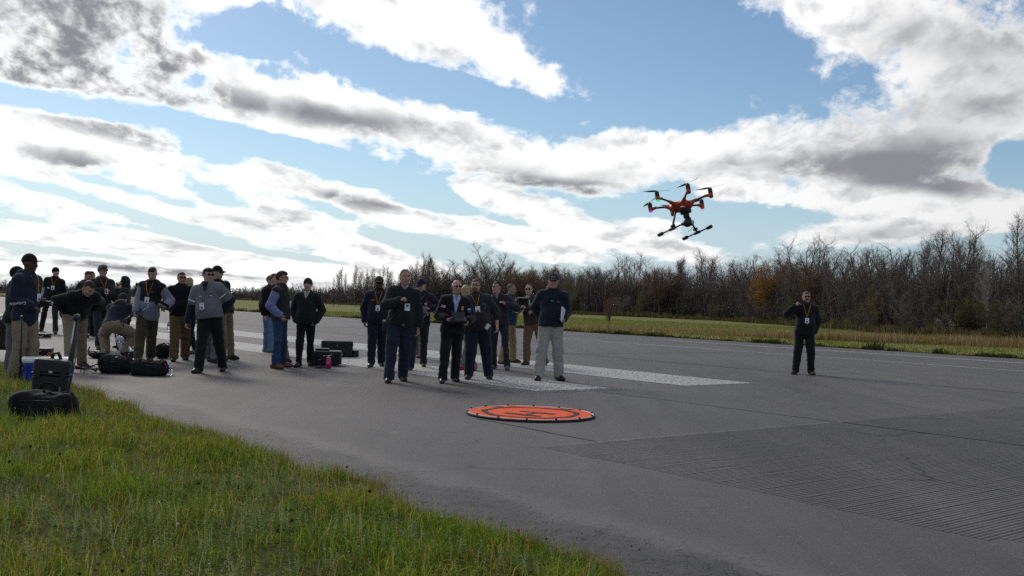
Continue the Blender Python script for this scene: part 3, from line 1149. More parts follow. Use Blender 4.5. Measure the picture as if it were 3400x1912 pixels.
# mown field turf
n = 60000
s = RNG.uniform(-5, 95, n)
t = 34.2 + RNG.uniform(0, 1, n) ** 1.4 * 45
P = US[None] * s[:, None] + VT[None] * t[:, None]
ok = in_view(P, 20)
s, t, P = s[ok], t[ok], P[ok]
P[:, 2] = -.05
nn = n2d(s, t, 3, 41)
col = np.array([(.20, .215, .048), (.16, .20, .038), (.24, .205, .065), (.135, .165, .035)])[RNG.integers(0, 4, len(s))] * (1 + .18 * nn[:, None])
blades('field_turf', P, np.clip(.10 + .05 * nn, .03, .3) * RNG.uniform(.6, 1.2, len(s)), RNG.uniform(.02, .05, len(s)), np.clip(col, .01, 1), GRASS, bend=.7)
# tan reed band: a strip of dead stalks
band = [(60, 33.9 + 2.0, .05), (42.5, 37.2, .22), (35.7, 42.0, .32), (28.2, 45.0, .42), (22.5, 48.6, .48), (15, 53, .5), (5, 60, .5)]
bs = np.array(band)
n = 26000
q = RNG.uniform(0, len(bs) - 1.001, n)
i = q.astype(int)
f = (q - i)[:, None]
bb = bs[i] * (1 - f) + bs[i + 1] * f
wv = RNG.uniform(0, 1, n)
s, t = bb[:, 0] + wv * 1.2, bb[:, 1] + wv * (2.0 + 5.0 * bb[:, 2]) + .4 * n1d(bb[:, 0], 1.5, 51)
P = US[None] * s[:, None] + VT[None] * t[:, None]
P[:, 2] = -.05
hh = bb[:, 2] * np.clip(.85 + .25 * n1d(s + t, .8, 52), .4, 1.5) * RNG.uniform(.55, 1.15, n)
col = np.array([(.38, .26, .13), (.31, .205, .11), (.46, .34, .20), (.25, .18, .07), (.20, .19, .06)])[RNG.integers(0, 5, n)]
blades('dead_reeds', P, hh, RNG.uniform(.02, .045, n), col, GRASS, bend=.25)

# ------------------------------------------------------------------ trees
TW = attr_mat('twig_and_leaf', .8, .15, .15)


def bark(name, c, rnd=.25):
    return mat(name, c, rough=.9, spec=.15, var=.35, scale=6, rnd=rnd)


BARK = bark('grey_brown_bark', (.095, .08, .07))
PALE = bark('pale_birch_bark', (.42, .39, .37))
DARKB = bark('dark_bark', (.05, .042, .038))


class TreeGen:
    def __init__(s, seed):
        s.r = np.random.default_rng(seed)
        s.wood = MB()
        s.cv, s.cf, s.cc = [], [], []

    def line(s, p, d, L, r, n, wob, up):
        """a wandering branch: points and radii"""
        pts, rs, ds = [p], [r], [d]
        for i in range(n):
            d = d + s.r.normal(0, wob, 3) + np.array([0, 0, up])
            d = d / np.linalg.norm(d)
            p = p + d * (L / n)
            pts.append(p)
            ds.append(d)
            rs.append(r * (1 - .72 * (i + 1) / n))
        return pts, rs, ds

    def ribbon(s, pts, w, c):
        a = s.r.normal(size=3)
        o = sum(len(q) for q in s.cv)
        pts = np.array(pts)
        d = pts[-1] - pts[0]
        x = np.cross(d, a)
        x /= np.linalg.norm(x) + 1e-9
        n = len(pts)
        ws = w * np.linspace(1, .3, n)
        V = np.concatenate([pts - x * ws[:, None] / 2, pts + x * ws[:, None] / 2])
        s.cv.append(V)
        s.cc.append(np.tile(c * s.r.uniform(.75, 1.25), (len(V), 1)))
        for i in range(n - 1):
            s.cf += [(o + i, o + i + 1, o + n + i + 1), (o + i, o + n + i + 1, o + n + i)]

    def leafs(s, p, n, spread, size, cols):
        o = sum(len(q) for q in s.cv)
        q = p + s.r.normal(0, spread, (n, 3))
        a, b = s.r.normal(0, 1, (n, 3)), s.r.normal(0, 1, (n, 3))
        a /= np.linalg.norm(a, axis=1)[:, None]
        b /= np.linalg.norm(b, axis=1)[:, None]
        sz = size * s.r.uniform(.6, 1.3, (n, 1))
        V = np.stack([q - a * sz, q + b * sz * .6, q + a * sz], 1).reshape(-1, 3)
        s.cv.append(V)
        c = cols[s.r.integers(0, len(cols), n)] * s.r.uniform(.65, 1.3, (n, 1))
        s.cc.append(np.repeat(c, 3, 0))
        s.cf += [(o + 3 * i, o + 3 * i + 1, o + 3 * i + 2) for i in range(n)]

    def finish(s, name):
        tw = s.wood.mesh(name + '_trunk')
        V, Fq, C = np.concatenate(s.cv), np.array(s.cf), np.concatenate(s.cc)
        cm = mesh_arr(name + '_crown', V, Fq, False)
        tint(cm, np.clip(C, 0, 1))
        cm.materials.append(TW)
        return tw, cm


def make_tree(seed, name, style, twigc, leaf=None, nleaf=0, leafsize=.10, barkm=None, limbs=15, tw=.020):
    """a tree 10 m tall"""
    g_ = TreeGen(seed)
    r = g_.r
    up0 = np.array([0, 0, 1.])
    twc = np.array(twigc)
    stems = []
    if style == 'broad':
        pts, rs, ds = g_.line(np.zeros(3), up0 + r.normal(0, .04, 3), 4.6, .19, 5, .05, .02)
        stems.append((pts, rs, ds, .42))
        for k in range(5):
            i = r.integers(2, 5)
            a = 2 * math.pi * (k + r.uniform(-.3, .3)) / 5
            d = np.array([math.cos(a) * .55, math.sin(a) * .55, 1.0])
            d /= np.linalg.norm(d)
            q = g_.line(pts[i], d, r.uniform(4.2, 5.8), .10, 6, .10, .05)
            stems.append((*q, .12))
    elif style == 'tall':
        pts, rs, ds = g_.line(np.zeros(3), up0 + r.normal(0, .04, 3), 9.6, .15, 9, .04, .03)
        stems.append((pts, rs, ds, .33))
        a = r.uniform(0, 6.28)
        q = g_.line(pts[3], np.array([math.cos(a) * .35, math.sin(a) * .35, 1]) / 1.06, 5.2, .08, 6, .07, .05)
        stems.append((*q, .1))
    elif style == 'multi':
        for k in range(4):
            a = 2 * math.pi * (k + r.uniform(-.3, .3)) / 4
            d = np.array([math.cos(a) * .30, math.sin(a) * .30, 1.0])
            q = g_.line(np.array([math.cos(a), math.sin(a), 0]) * .12, d / np.linalg.norm(d), r.uniform(7.5, 9.8), .10, 8, .06, .03)
            stems.append((*q, .28))
    else:                                   # shrub: many stems from the ground
        for k in range(13):
            a = r.uniform(0, 6.28)
            sp = r.uniform(.15, .75)
            d = np.array([math.cos(a) * sp, math.sin(a) * sp, 1.0])
            q = g_.line(np.array([math.cos(a), math.sin(a), 0]) * r.uniform(0, .6), d / np.linalg.norm(d), r.uniform(6, 9.5), .07, 6, .10, .02)
            stems.append((*q, .12))
    for (pts, rs, ds, f0) in stems:
        g_.wood.tube(pts, rs, 6, cap=False)
    tot = sum(len(q[0]) for q in stems)
    for (pts, rs, ds, f0) in stems:
        n = len(pts)
        nb = max(3, int(limbs * 6 * n / tot))
        for b in range(nb):
            f = f0 + (1 - f0) * (b + r.uniform(0, 1)) / nb
            x = f * (n - 1)
            i = min(int(x), n - 2)
            p = pts[i] + (pts[i + 1] - pts[i]) * (x - i)
            a = r.uniform(0, 6.28)
            spread = {'broad': .95, 'tall': .75, 'multi': .75}.get(style, .7)
            d = ds[i] * .75 + np.array([math.cos(a), math.sin(a), r.uniform(-.1, .4)]) * spread
            d /= np.linalg.norm(d)
            L = {'broad': 2.3, 'tall': 2.0, 'multi': 2.0}.get(style, 2.2) * r.uniform(.6, 1.25) * (1.15 - .6 * (f - f0) / (1 - f0))
            bp, br, bd = g_.line(p, d, L, max(.028, rs[i] * .4), 4, .13, .06)
            g_.wood.tube(bp, br, 4, cap=False)
            for k in range(7):
                y = (.2 + .8 * (k + r.uniform(0, 1)) / 7) * 4
                j = min(int(y), 3)
                tp = bp[j] + (bp[j + 1] - bp[j]) * (y - j)
                td = bd[j] * .6 + r.normal(0, .55, 3) + np.array([0, 0, .2])
                td /= np.linalg.norm(td)
                l2 = r.uniform(.5, 1.1)
                tpts, _, tds = g_.line(tp, td, l2, .01, 3, .14, .05)
                g_.ribbon(tpts, tw, twc)
                for m in range(6):
                    jj = r.integers(0, 3)
                    sd_ = tds[jj] * .7 + r.normal(0, .5, 3)
                    sd_ /= np.linalg.norm(sd_)
                    g_.ribbon([tpts[jj], tpts[jj] + sd_ * r.uniform(.25, .7)], tw * .62, twc)
                if leaf is not None and nleaf:
                    g_.leafs(tpts[2], nleaf, .22, leafsize, np.array(leaf))
    tm, cm = g_.finish(name)
    tm.materials.append(barkm or BARK)
    return tm, cm


GREYT, BROWNT, REDT, PALET = (.185, .158, .148), (.165, .132, .112), (.19, .130, .118), (.32, .285, .265)
RUST = [(.24, .11, .035), (.30, .15, .04), (.17, .08, .03)]
OCHRE = [(.42, .22, .04), (.50, .28, .05), (.34, .16, .03)]
YGREEN = [(.24, .22, .06), (.18, .19, .05), (.28, .24, .08)]
OLIVE = [(.07, .085, .025), (.10, .11, .035), (.13, .12, .04)]
WHITE = [(.62, .58, .52), (.50, .46, .40)]
PROTO = {
    'broad': [make_tree(11 + k, 'tree_broad', 'broad', GREYT if k % 2 else BROWNT) for k in range(3)],
    'tall': [make_tree(31 + k, 'tree_tall', 'tall', (GREYT, BROWNT, GREYT)[k]) for k in range(3)],
    'multi': [make_tree(51 + k, 'tree_multi', 'multi', (BROWNT, GREYT, REDT)[k], limbs=14) for k in range(3)],
    'rust': [make_tree(71 + k, 'tree_rust', 'broad', BROWNT, RUST, 7, .10) for k in range(2)],
    'ochre': [make_tree(81, 'tree_ochre', 'broad', BROWNT, OCHRE, 14, .13)],
    'ygreen': [make_tree(91, 'tree_ygreen', 'multi', BROWNT, YGREEN, 9, .09)],
    'pale': [make_tree(95, 'tree_pale', 'tall', PALET, barkm=PALE)],
    'aspen': [make_tree(97 + k, 'tree_aspen', 'tall', GREYT, [(.16, .10, .05), (.12, .09, .05)], 2, .07, limbs=9) for k in range(2)],
    'shrub': [make_tree(111 + k, 'shrub_bare', 'shrub', (REDT, GREYT, PALET)[k], tw=.03) for k in range(3)],
    'oliveshrub': [make_tree(121 + k, 'shrub_olive', 'shrub', BROWNT, OLIVE, 7, .16) for k in range(2)],
    'yellowshrub': [make_tree(131, 'shrub_yellow', 'shrub', BROWNT, [(.30, .22, .04), (.20, .17, .04)], 6, .16)],
    'whiteshrub': [make_tree(141, 'shrub_white', 'shrub', PALET, WHITE, 4, .20)],
}


def conifer(seed):
    g_ = TreeGen(seed)
    g_.wood.tube([np.zeros(3), np.array([0, 0, 9.8])], [.2, .02], 6, cap=False)
    for k in range(150):
        z = 1.0 + 8.7 * (k / 150) ** .9
        a = g_.r.uniform(0, 6.28)
        R = 2.2 * (1 - z / 10.2) + .15
        for m in range(3):
            f = (m + 1) / 3
            g_.leafs(np.array([math.cos(a) * R * f, math.sin(a) * R * f, z - .15 * f]), 14, .22, .16, np.array([(.022, .035, .02), (.03, .045, .024)]))
    tm, cm = g_.finish('conifer')
    tm.materials.append(DARKB)
    return tm, cm


PROTO['conifer'] = [conifer(5)]


def plant_tree(kind, P, Hh, name='bare_tree', label=None, group=None, cat='tree', wide=1.0, k=None):
    pr = PROTO[kind]
    tm, cm = pr[random.randrange(len(pr)) if k is None else k]
    o = empty(name, P, random.uniform(0, 6.28), label, cat, group)
    sc = Hh / 10.0
    for nm, me_ in (('trunk', tm), ('crown', cm)):
        c = bpy.data.objects.new(nm, me_)
        COL.objects.link(c)
        c.parent = o
        c.scale = (sc * wide, sc * wide, sc)
    return o


# the front of the wood: column of the photograph -> distance, and the skyline it makes
PX = np.array([-300, 0, 400, 800, 1100, 1400, 1610, 1870, 2140, 2400, 2650, 2900, 3150, 3400, 3700])
PY = np.array([300, 315, 340, 350, 260, 215, 205, 178, 160, 140, 108, 84, 73, 64, 57.])
SX = np.array([-300, 0, 400, 800, 900, 1100, 1300, 1420, 1550, 1610, 1700, 1900, 2100, 2300, 2500, 2600, 2680, 2780, 2850, 2970, 3050, 3150, 3250, 3320, 3400, 3700])
SY = np.array([925, 925, 935, 945, 935, 925, 895, 852, 852, 852, 862, 852, 842, 838, 830, 810, 778, 812, 780, 768, 780, 760, 755, 770, 735, 730.])


def sky_h(x, Y, f=1.0):
    """height of the skyline there"""
    yb = float(np.interp(x, SX, SY))
    z = at(x, yb, Y)[2]
    return max(z, 1.5) * f


GENERIC = {
    'broad': ('bare grey brown broad crowned tree in the wood beyond the field', 'broad crowned bare trees of the wood'),
    'tall': ('bare slender single trunked tree in the wood beyond the field', 'slender bare trees of the wood'),
    'multi': ('bare tree of several stems in the wood beyond the field', 'many stemmed bare trees of the wood'),
    'rust': ('tree still holding rust brown leaves in the wood beyond the field', 'rust leaved trees of the wood'),
    'shrub': ('leafless twiggy shrub at the foot of the wood', 'bare shrubs at the foot of the wood'),
    'oliveshrub': ('dull olive leaved shrub at the foot of the wood', 'olive shrubs at the foot of the wood'),
    'yellowshrub': ('yellowing shrub at the foot of the wood', 'yellowing shrubs at the foot of the wood'),
    'aspen': ('thin sapling standing in front of the distant left woods', 'thin saplings before the distant wood'),
}


def generic(kind, x, Y, Hh, wide=1.0):
    p = at(x, 1000, Y)
    nm = {'shrub': 'bare_shrub', 'oliveshrub': 'shrub', 'yellowshrub': 'shrub', 'aspen': 'sapling', 'rust': 'autumn_tree'}.get(kind, 'bare_tree')
    l, g_ = GENERIC[kind]
    return plant_tree(kind, (p[0], p[1], -.06), Hh, nm, l, g_, 'shrub' if 'shrub' in kind else 'tree', wide)


rr = np.random.default_rng(23)
# three rows deep on the right
for row, (dy, fmin, fmax, step) in enumerate(((1.5, .62, .90, .95), (9, .74, 1.0, .85), (20, .80, 1.05, .85))):
    x = 1385.0
    while x < 3560:
        Y0 = float(np.interp(x, PX, PY))
        Y = Y0 + dy * (.5 + Y0 / 250) + rr.uniform(-1.5, 2.5)
        Hh = sky_h(x, Y, rr.uniform(fmin, fmax))
        kind = rr.choice(['broad', 'tall', 'multi', 'rust'], p=[.42, .18, .34, .06])
        if 1650 < x < 1860 and row < 2:
            kind = rr.choice(['rust', 'multi'], p=[.55, .45])
            Hh *= .95
        generic(kind, x, Y, Hh, 1.0 if kind == 'tall' else 1.05)
        x += step * max(.36 * Hh, 2.6) * F_ / Y * rr.uniform(.65, 1.3)
# the far left wood, seen between the people
x = -60.0
while x < 1390:
    Y0 = float(np.interp(x, PX, PY))
    Y = Y0 + rr.uniform(0, 14)
    Hh = sky_h(x, Y, rr.uniform(.7, 1.02))
    kind = rr.choice(['broad', 'tall', 'multi', 'rust'], p=[.3, .2, .38, .12])
    if 770 < x < 960:
        kind = rr.choice(['rust', 'multi', 'broad'], p=[.5, .3, .2])
    generic(kind, x, Y, Hh, 1.25)
    x += max(.40 * Hh, 2.0) * F_ / Y * rr.uniform(.7, 1.3)
# a loose stand of thin saplings left of the centre
for x in np.linspace(1100, 1410, 19):
    x = x + rr.uniform(-9, 9)
    Y = rr.uniform(185, 225)
    yt = np.interp(x, [1100, 1180, 1340, 1410], [905, 890, 872, 850]) + rr.uniform(-12, 26)
    generic('aspen', x, Y, max(at(x, yt, Y)[2], 3), .62)
# shrubs along the foot
for k in range(84):
    x = rr.uniform(1400, 3520)
    Y = float(np.interp(x, PX, PY)) - rr.uniform(-2.5, 4.5)
    kind = rr.choice(['shrub', 'oliveshrub', 'yellowshrub'], p=[.62, .27, .11])
    generic(kind, x, Y, rr.uniform(1.4, 4.2), 1.25)
# the ones that stand out
for (kind, px, dY, pyt, wide, nm, lab, cat) in (
        ('broad', 1612, -6, 790, .95, 'bare_tree', 'tall round crowned bare tree rising alone above the wood behind the bearded person', 'tree'),
        ('rust', 1745, -3, 862, 1.3, 'autumn_tree', 'broad tree with dull orange leaves right of the tall round crowned tree', 'tree'),
        ('rust', 1690, -4, 868, 1.1, 'autumn_tree', 'rust leaved tree directly beside the tall round crowned tree', 'tree'),
        ('rust', 2190, -3, 858, 1.2, 'autumn_tree', 'wide rust leaved tree in the wood just below the flying drone', 'tree'),
        ('ochre', 2535, -3, 868, 1.0, 'autumn_tree', 'bright orange yellow tree, the most vivid one of the whole wood', 'tree'),
        ('ygreen', 1895, -12, 925, .9, 'willow', 'pale yellow green tree right behind the person in light grey trousers', 'tree'),
        ('multi', 2690, 1, 762, .95, 'bare_tree', 'forked bare tree topping the wood above the person holding up a phone', 'tree'),
        ('broad', 3130, 1, 752, .8, 'bare_tree', 'rounded bare tree, taller of the pair topping the wood on the right', 'tree'),
        ('broad', 3215, 3, 748, .7, 'bare_tree', 'rounded bare tree, right hand one of the pair topping the wood', 'tree'),
        ('pale', 3280, -1.5, 880, .85, 'birch', 'pale barked bare birch inside the wood on the right', 'tree'),
        ('tall', 3392, -2, 728, .8, 'bare_tree', 'tall bare tree rising highest at the right end of the wood', 'tree'),
        ('whiteshrub', 3140, -3, 1042, 1.5, 'shrub', 'shrub covered in fluffy white seed heads at the foot of the wood', 'shrub'),
        ('yellowshrub', 2590, -3, 1045, 1.1, 'shrub', 'yellow green shrub at the wood edge beside the person holding a phone', 'shrub'),
        ('ygreen', 2135, -3, 960, .9, 'shrub', 'small yellow green tree low against the dark wood below the drone', 'shrub'),
        ('conifer', 452, -40, 936, 1.3, 'conifer', 'dark evergreen between the hooded person and the person in grey fleece', 'tree')):
    Y = float(np.interp(px, PX, PY)) + dY
    p = at(px, 1000, Y)
    plant_tree(kind, (p[0], p[1], -.06), max(at(px, pyt, Y)[2], 1.2), nm, lab, None, cat, wide)
p = at(2022, 1085, 52)
plant_tree('rust', (p[0], p[1], -.06), 2.3, 'sapling', 'lone small sapling with orange leaves in the mown field', None, 'sapling', .55, 0)

# the thicket that closes the wood behind the front trees: nobody could count it
n = 62000
x = rr.uniform(-100, 3560, n)
Y0 = np.interp(x, PX, PY)
Y = Y0 + rr.uniform(-.5, 1, n) + rr.uniform(0, 1, n) ** 1.5 * (10 + Y0 * .10)
b0 = np.stack([(x - W_ / 2) / F_ * Y, Y, np.full(n, -.06)], 1)
sk = np.interp(x, SX, SY)
hm = CAM_H + Y * (1011 + .0307 * (x - 1700) - sk) / F_
hh = np.clip(hm * rr.uniform(.15, .92, n), 1.0, None)
b0[:, 2] += rr.uniform(0, .5, n) * hh
col = np.array([GREYT, BROWNT, REDT, (.13, .105, .095), (.10, .085, .075)])[rr.integers(0, 5, n)] * (.6 + .6 * rr.uniform(size=(n, 1)))
tk = blades('thicket', b0, hh * rr.uniform(.2, .55, n), .042 + .0005 * Y, col, TW, bend=1.1)
# dead herbs and brambles at the foot of the trees
n = 26000
x = rr.uniform(-60, 3560, n)
Y = np.interp(x, PX, PY) - rr.uniform(-1, 5.5, n) - 1.5 * np.abs(n1d(x, 60, 61))
b0 = np.stack([(x - W_ / 2) / F_ * Y, Y, np.full(n, -.06)], 1)
col = np.array([(.18, .13, .075), (.13, .098, .062), (.21, .16, .09), (.11, .105, .04), (.13, .135, .045)])[rr.integers(0, 5, n)] * rr.uniform(.6, 1.2, (n, 1))
blades('undergrowth', b0, rr.uniform(.2, .75, n) * (.8 + .5 * np.abs(n1d(x, 35, 62))), .04 + .0006 * Y, col, GRASS, bend=.5)
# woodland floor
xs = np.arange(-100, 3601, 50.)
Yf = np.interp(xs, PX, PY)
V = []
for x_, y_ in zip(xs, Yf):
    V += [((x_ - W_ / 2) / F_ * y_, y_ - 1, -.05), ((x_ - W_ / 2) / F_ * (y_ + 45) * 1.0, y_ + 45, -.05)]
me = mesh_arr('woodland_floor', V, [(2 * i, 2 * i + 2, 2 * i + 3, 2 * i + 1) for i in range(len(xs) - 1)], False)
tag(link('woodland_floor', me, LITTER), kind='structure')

# ------------------------------------------------------------------ people
def cloth(name, c, rough=.9, sheen=.12, var=.12):
    return mat(name, c, rough=rough, spec=.2, var=var, scale=9, bump=.35, bscale=160, sheen=sheen)


SKIN = {'light': mat('skin_light', (.52, .31, .23), rough=.55, spec=.35, var=.08, scale=18), 'ruddy': mat('skin_ruddy', (.50, .26, .19), rough=.55, spec=.35, var=.1, scale=18),
        'tan': mat('skin_tan', (.40, .23, .155), rough=.55, spec=.35, var=.1, scale=18), 'dark': mat('skin_dark', (.085, .045, .032), rough=.5, spec=.4, var=.12, scale=18)}
HAIRM = {'brown': mat('hair_brown', (.045, .028, .018), rough=.6, var=.4, scale=60, bump=.6, bscale=120), 'black': mat('hair_black', (.018, .015, .013), rough=.55, var=.4, scale=60, bump=.6, bscale=120),
         'grey': mat('hair_grey', (.105, .092, .082), rough=.65, var=.3, scale=60, bump=.6, bscale=120), 'white': mat('hair_white', (.50, .47, .43), rough=.65, var=.2, scale=60, bump=.5, bscale=120),
         'blond': mat('hair_blond', (.42, .29, .15), rough=.6, var=.3, scale=50, bump=.7, bscale=110), 'sandy': mat('hair_sandy', (.12, .075, .045), rough=.6, var=.3, scale=60, bump=.6, bscale=120)}
BLACKC = cloth('black_cloth', (.012, .012, .014))
NAVYC = cloth('navy_cloth', (.016, .018, .032))
NAVY2 = cloth('dark_blue_cloth', (.020, .026, .050))
SLATE = cloth('slate_cloth', (.028, .032, .042))
KHAKI = cloth('khaki_cloth', (.26, .20, .135))
TANC = cloth('tan_cloth', (.30, .215, .12))
BROWNC = cloth('brown_cloth', (.155, .095, .048))
OLIVEC = cloth('olive_cloth', (.062, .055, .030))
STONE = cloth('stone_cloth', (.36, .33, .31))
GREYC = cloth('grey_cloth', (.16, .165, .18))
FLEECE = cloth('grey_fleece', (.19, .20, .26), sheen=.4)
JEANS = cloth('blue_denim', (.030, .055, .12))
PALEJEANS = cloth('pale_denim', (.12, .19, .30))
LAVENDER = cloth('lavender_cloth', (.20, .20, .40))
WHITEC = cloth('white_shirt_cloth', (.62, .63, .68))
PALEBLUE = cloth('pale_blue_shirt_cloth', (.38, .50, .72))
CHARCOAL = cloth('charcoal_cloth', (.028, .027, .030))
TEALBLACK = cloth('green_black_cloth', (.016, .022, .024))
BLUEJ = cloth('blue_jacket_cloth', (.025, .05, .115))
PURPLE = cloth('purple_cloth', (.09, .05, .20))
SHOEB = mat('black_shoe_leather', (.014, .013, .013), rough=.42, spec=.5, var=.3)
SHOEBR = mat('brown_shoe_leather', (.19, .065, .025), rough=.35, spec=.5, var=.25)
SHOEDB = mat('dark_brown_shoe_leather', (.05, .033, .024), rough=.6, var=.3)
SHOEG = mat('grey_shoe_fabric', (.12, .12, .115), rough=.8, var=.3)
SHOER = mat('red_shoe_fabric', (.45, .02, .03), rough=.6)
LENS = mat('dark_lens', (.006, .006, .007), rough=.22, spec=.3, var=.05)
LENSO = mat('amber_lens', (.16, .03, .012), rough=.1, spec=.8, var=.05)
LENST = mat('teal_lens', (.02, .22, .20), rough=.1, spec=.8, var=.05)
BLACKP = mat('black_plastic', (.014, .014, .015), rough=.45, spec=.45, var=.2)
DARKP = mat('dark_grey_plastic', (.035, .035, .038), rough=.5, spec=.4, var=.2)
GREYP = mat('grey_plastic', (.16, .16, .17), rough=.45, spec=.4, var=.15)
SILVER = mat('brushed_metal', (.55, .55, .56), rough=.35, metal=.9, var=.1)
WHITEP = mat('white_card', (.78, .80, .84), rough=.5, var=.03)
GOLDM = mat('gold_metal', (.70, .45, .09), rough=.35, metal=.5, var=.2)
LANY = mat('orange_lanyard', (.60, .26, .015), rough=.7, var=.1)
LANYG = mat('green_lanyard', (.02, .22, .07), rough=.7, var=.1)
LANYD = mat('dark_lanyard', (.20, .07, .03), rough=.7, var=.1)
LIP = mat('lip_skin', (.26, .10, .08), rough=.5)
EYE = mat('eye_dark', (.03, .022, .018), rough=.3)
REDM = mat('red_print', (.35, .02, .04), rough=.6)
GREENM = mat('green_print', (.05, .40, .18), rough=.6)
TEALM = mat('teal_print', (.06, .26, .22), rough=.6)
BLUEM = mat('blue_print', (.04, .08, .35), rough=.6)
FRAME = mat('spectacle_frame', (.02, .018, .018), rough=.4)


def unit(v):
    v = np.asarray(v, float)
    return v / (np.linalg.norm(v) + 1e-12)


def ik(a, c, l1, l2, hint):
    d = c - a
    L = min(np.linalg.norm(d), (l1 + l2) * .999)
    L = max(L, abs(l1 - l2) + .02)
    u = unit(d)
    x = (l1 ** 2 - l2 ** 2 + L ** 2) / (2 * L)
    h = math.sqrt(max(l1 ** 2 - x ** 2, 0))
    n = np.asarray(hint, float)
    n = unit(n - u * (n @ u))
    return a + u * x + n * h, a + u * L


def folds(seed, amp, centres):
    """soft creases, stronger round the joints"""
    r = np.random.default_rng(seed)
    K = r.normal(0, 1, (5, 3)) * np.array([22, 22, 34])
    ph = r.uniform(0, 6.28, 5)
    K2 = r.normal(0, 1, (3, 3)) * np.array([9, 9, 12])
    cs = np.array(centres)

    def f(P):
        w = np.zeros(len(P))
        for c in cs:
            w = np.maximum(w, np.exp(-((P - c) ** 2).sum(1) / .014))
        a = sum(np.sin(P @ K[i] + ph[i]) for i in range(5)) / 5
        b = sum(np.sin(P @ K2[i] + ph[i]) for i in range(3)) / 3
        return amp * (a * (.35 + 1.3 * w) + .7 * b)
    return f


def raster(me):
    n = len(me.vertices)
    co = np.empty(n * 3, np.float32)
    me.vertices.foreach_get('co', co)
    return BVHTree.FromPolygons([tuple(v) for v in co.reshape(-1, 3)], [tuple(p.vertices) for p in me.polygons])


PEOPLE = []


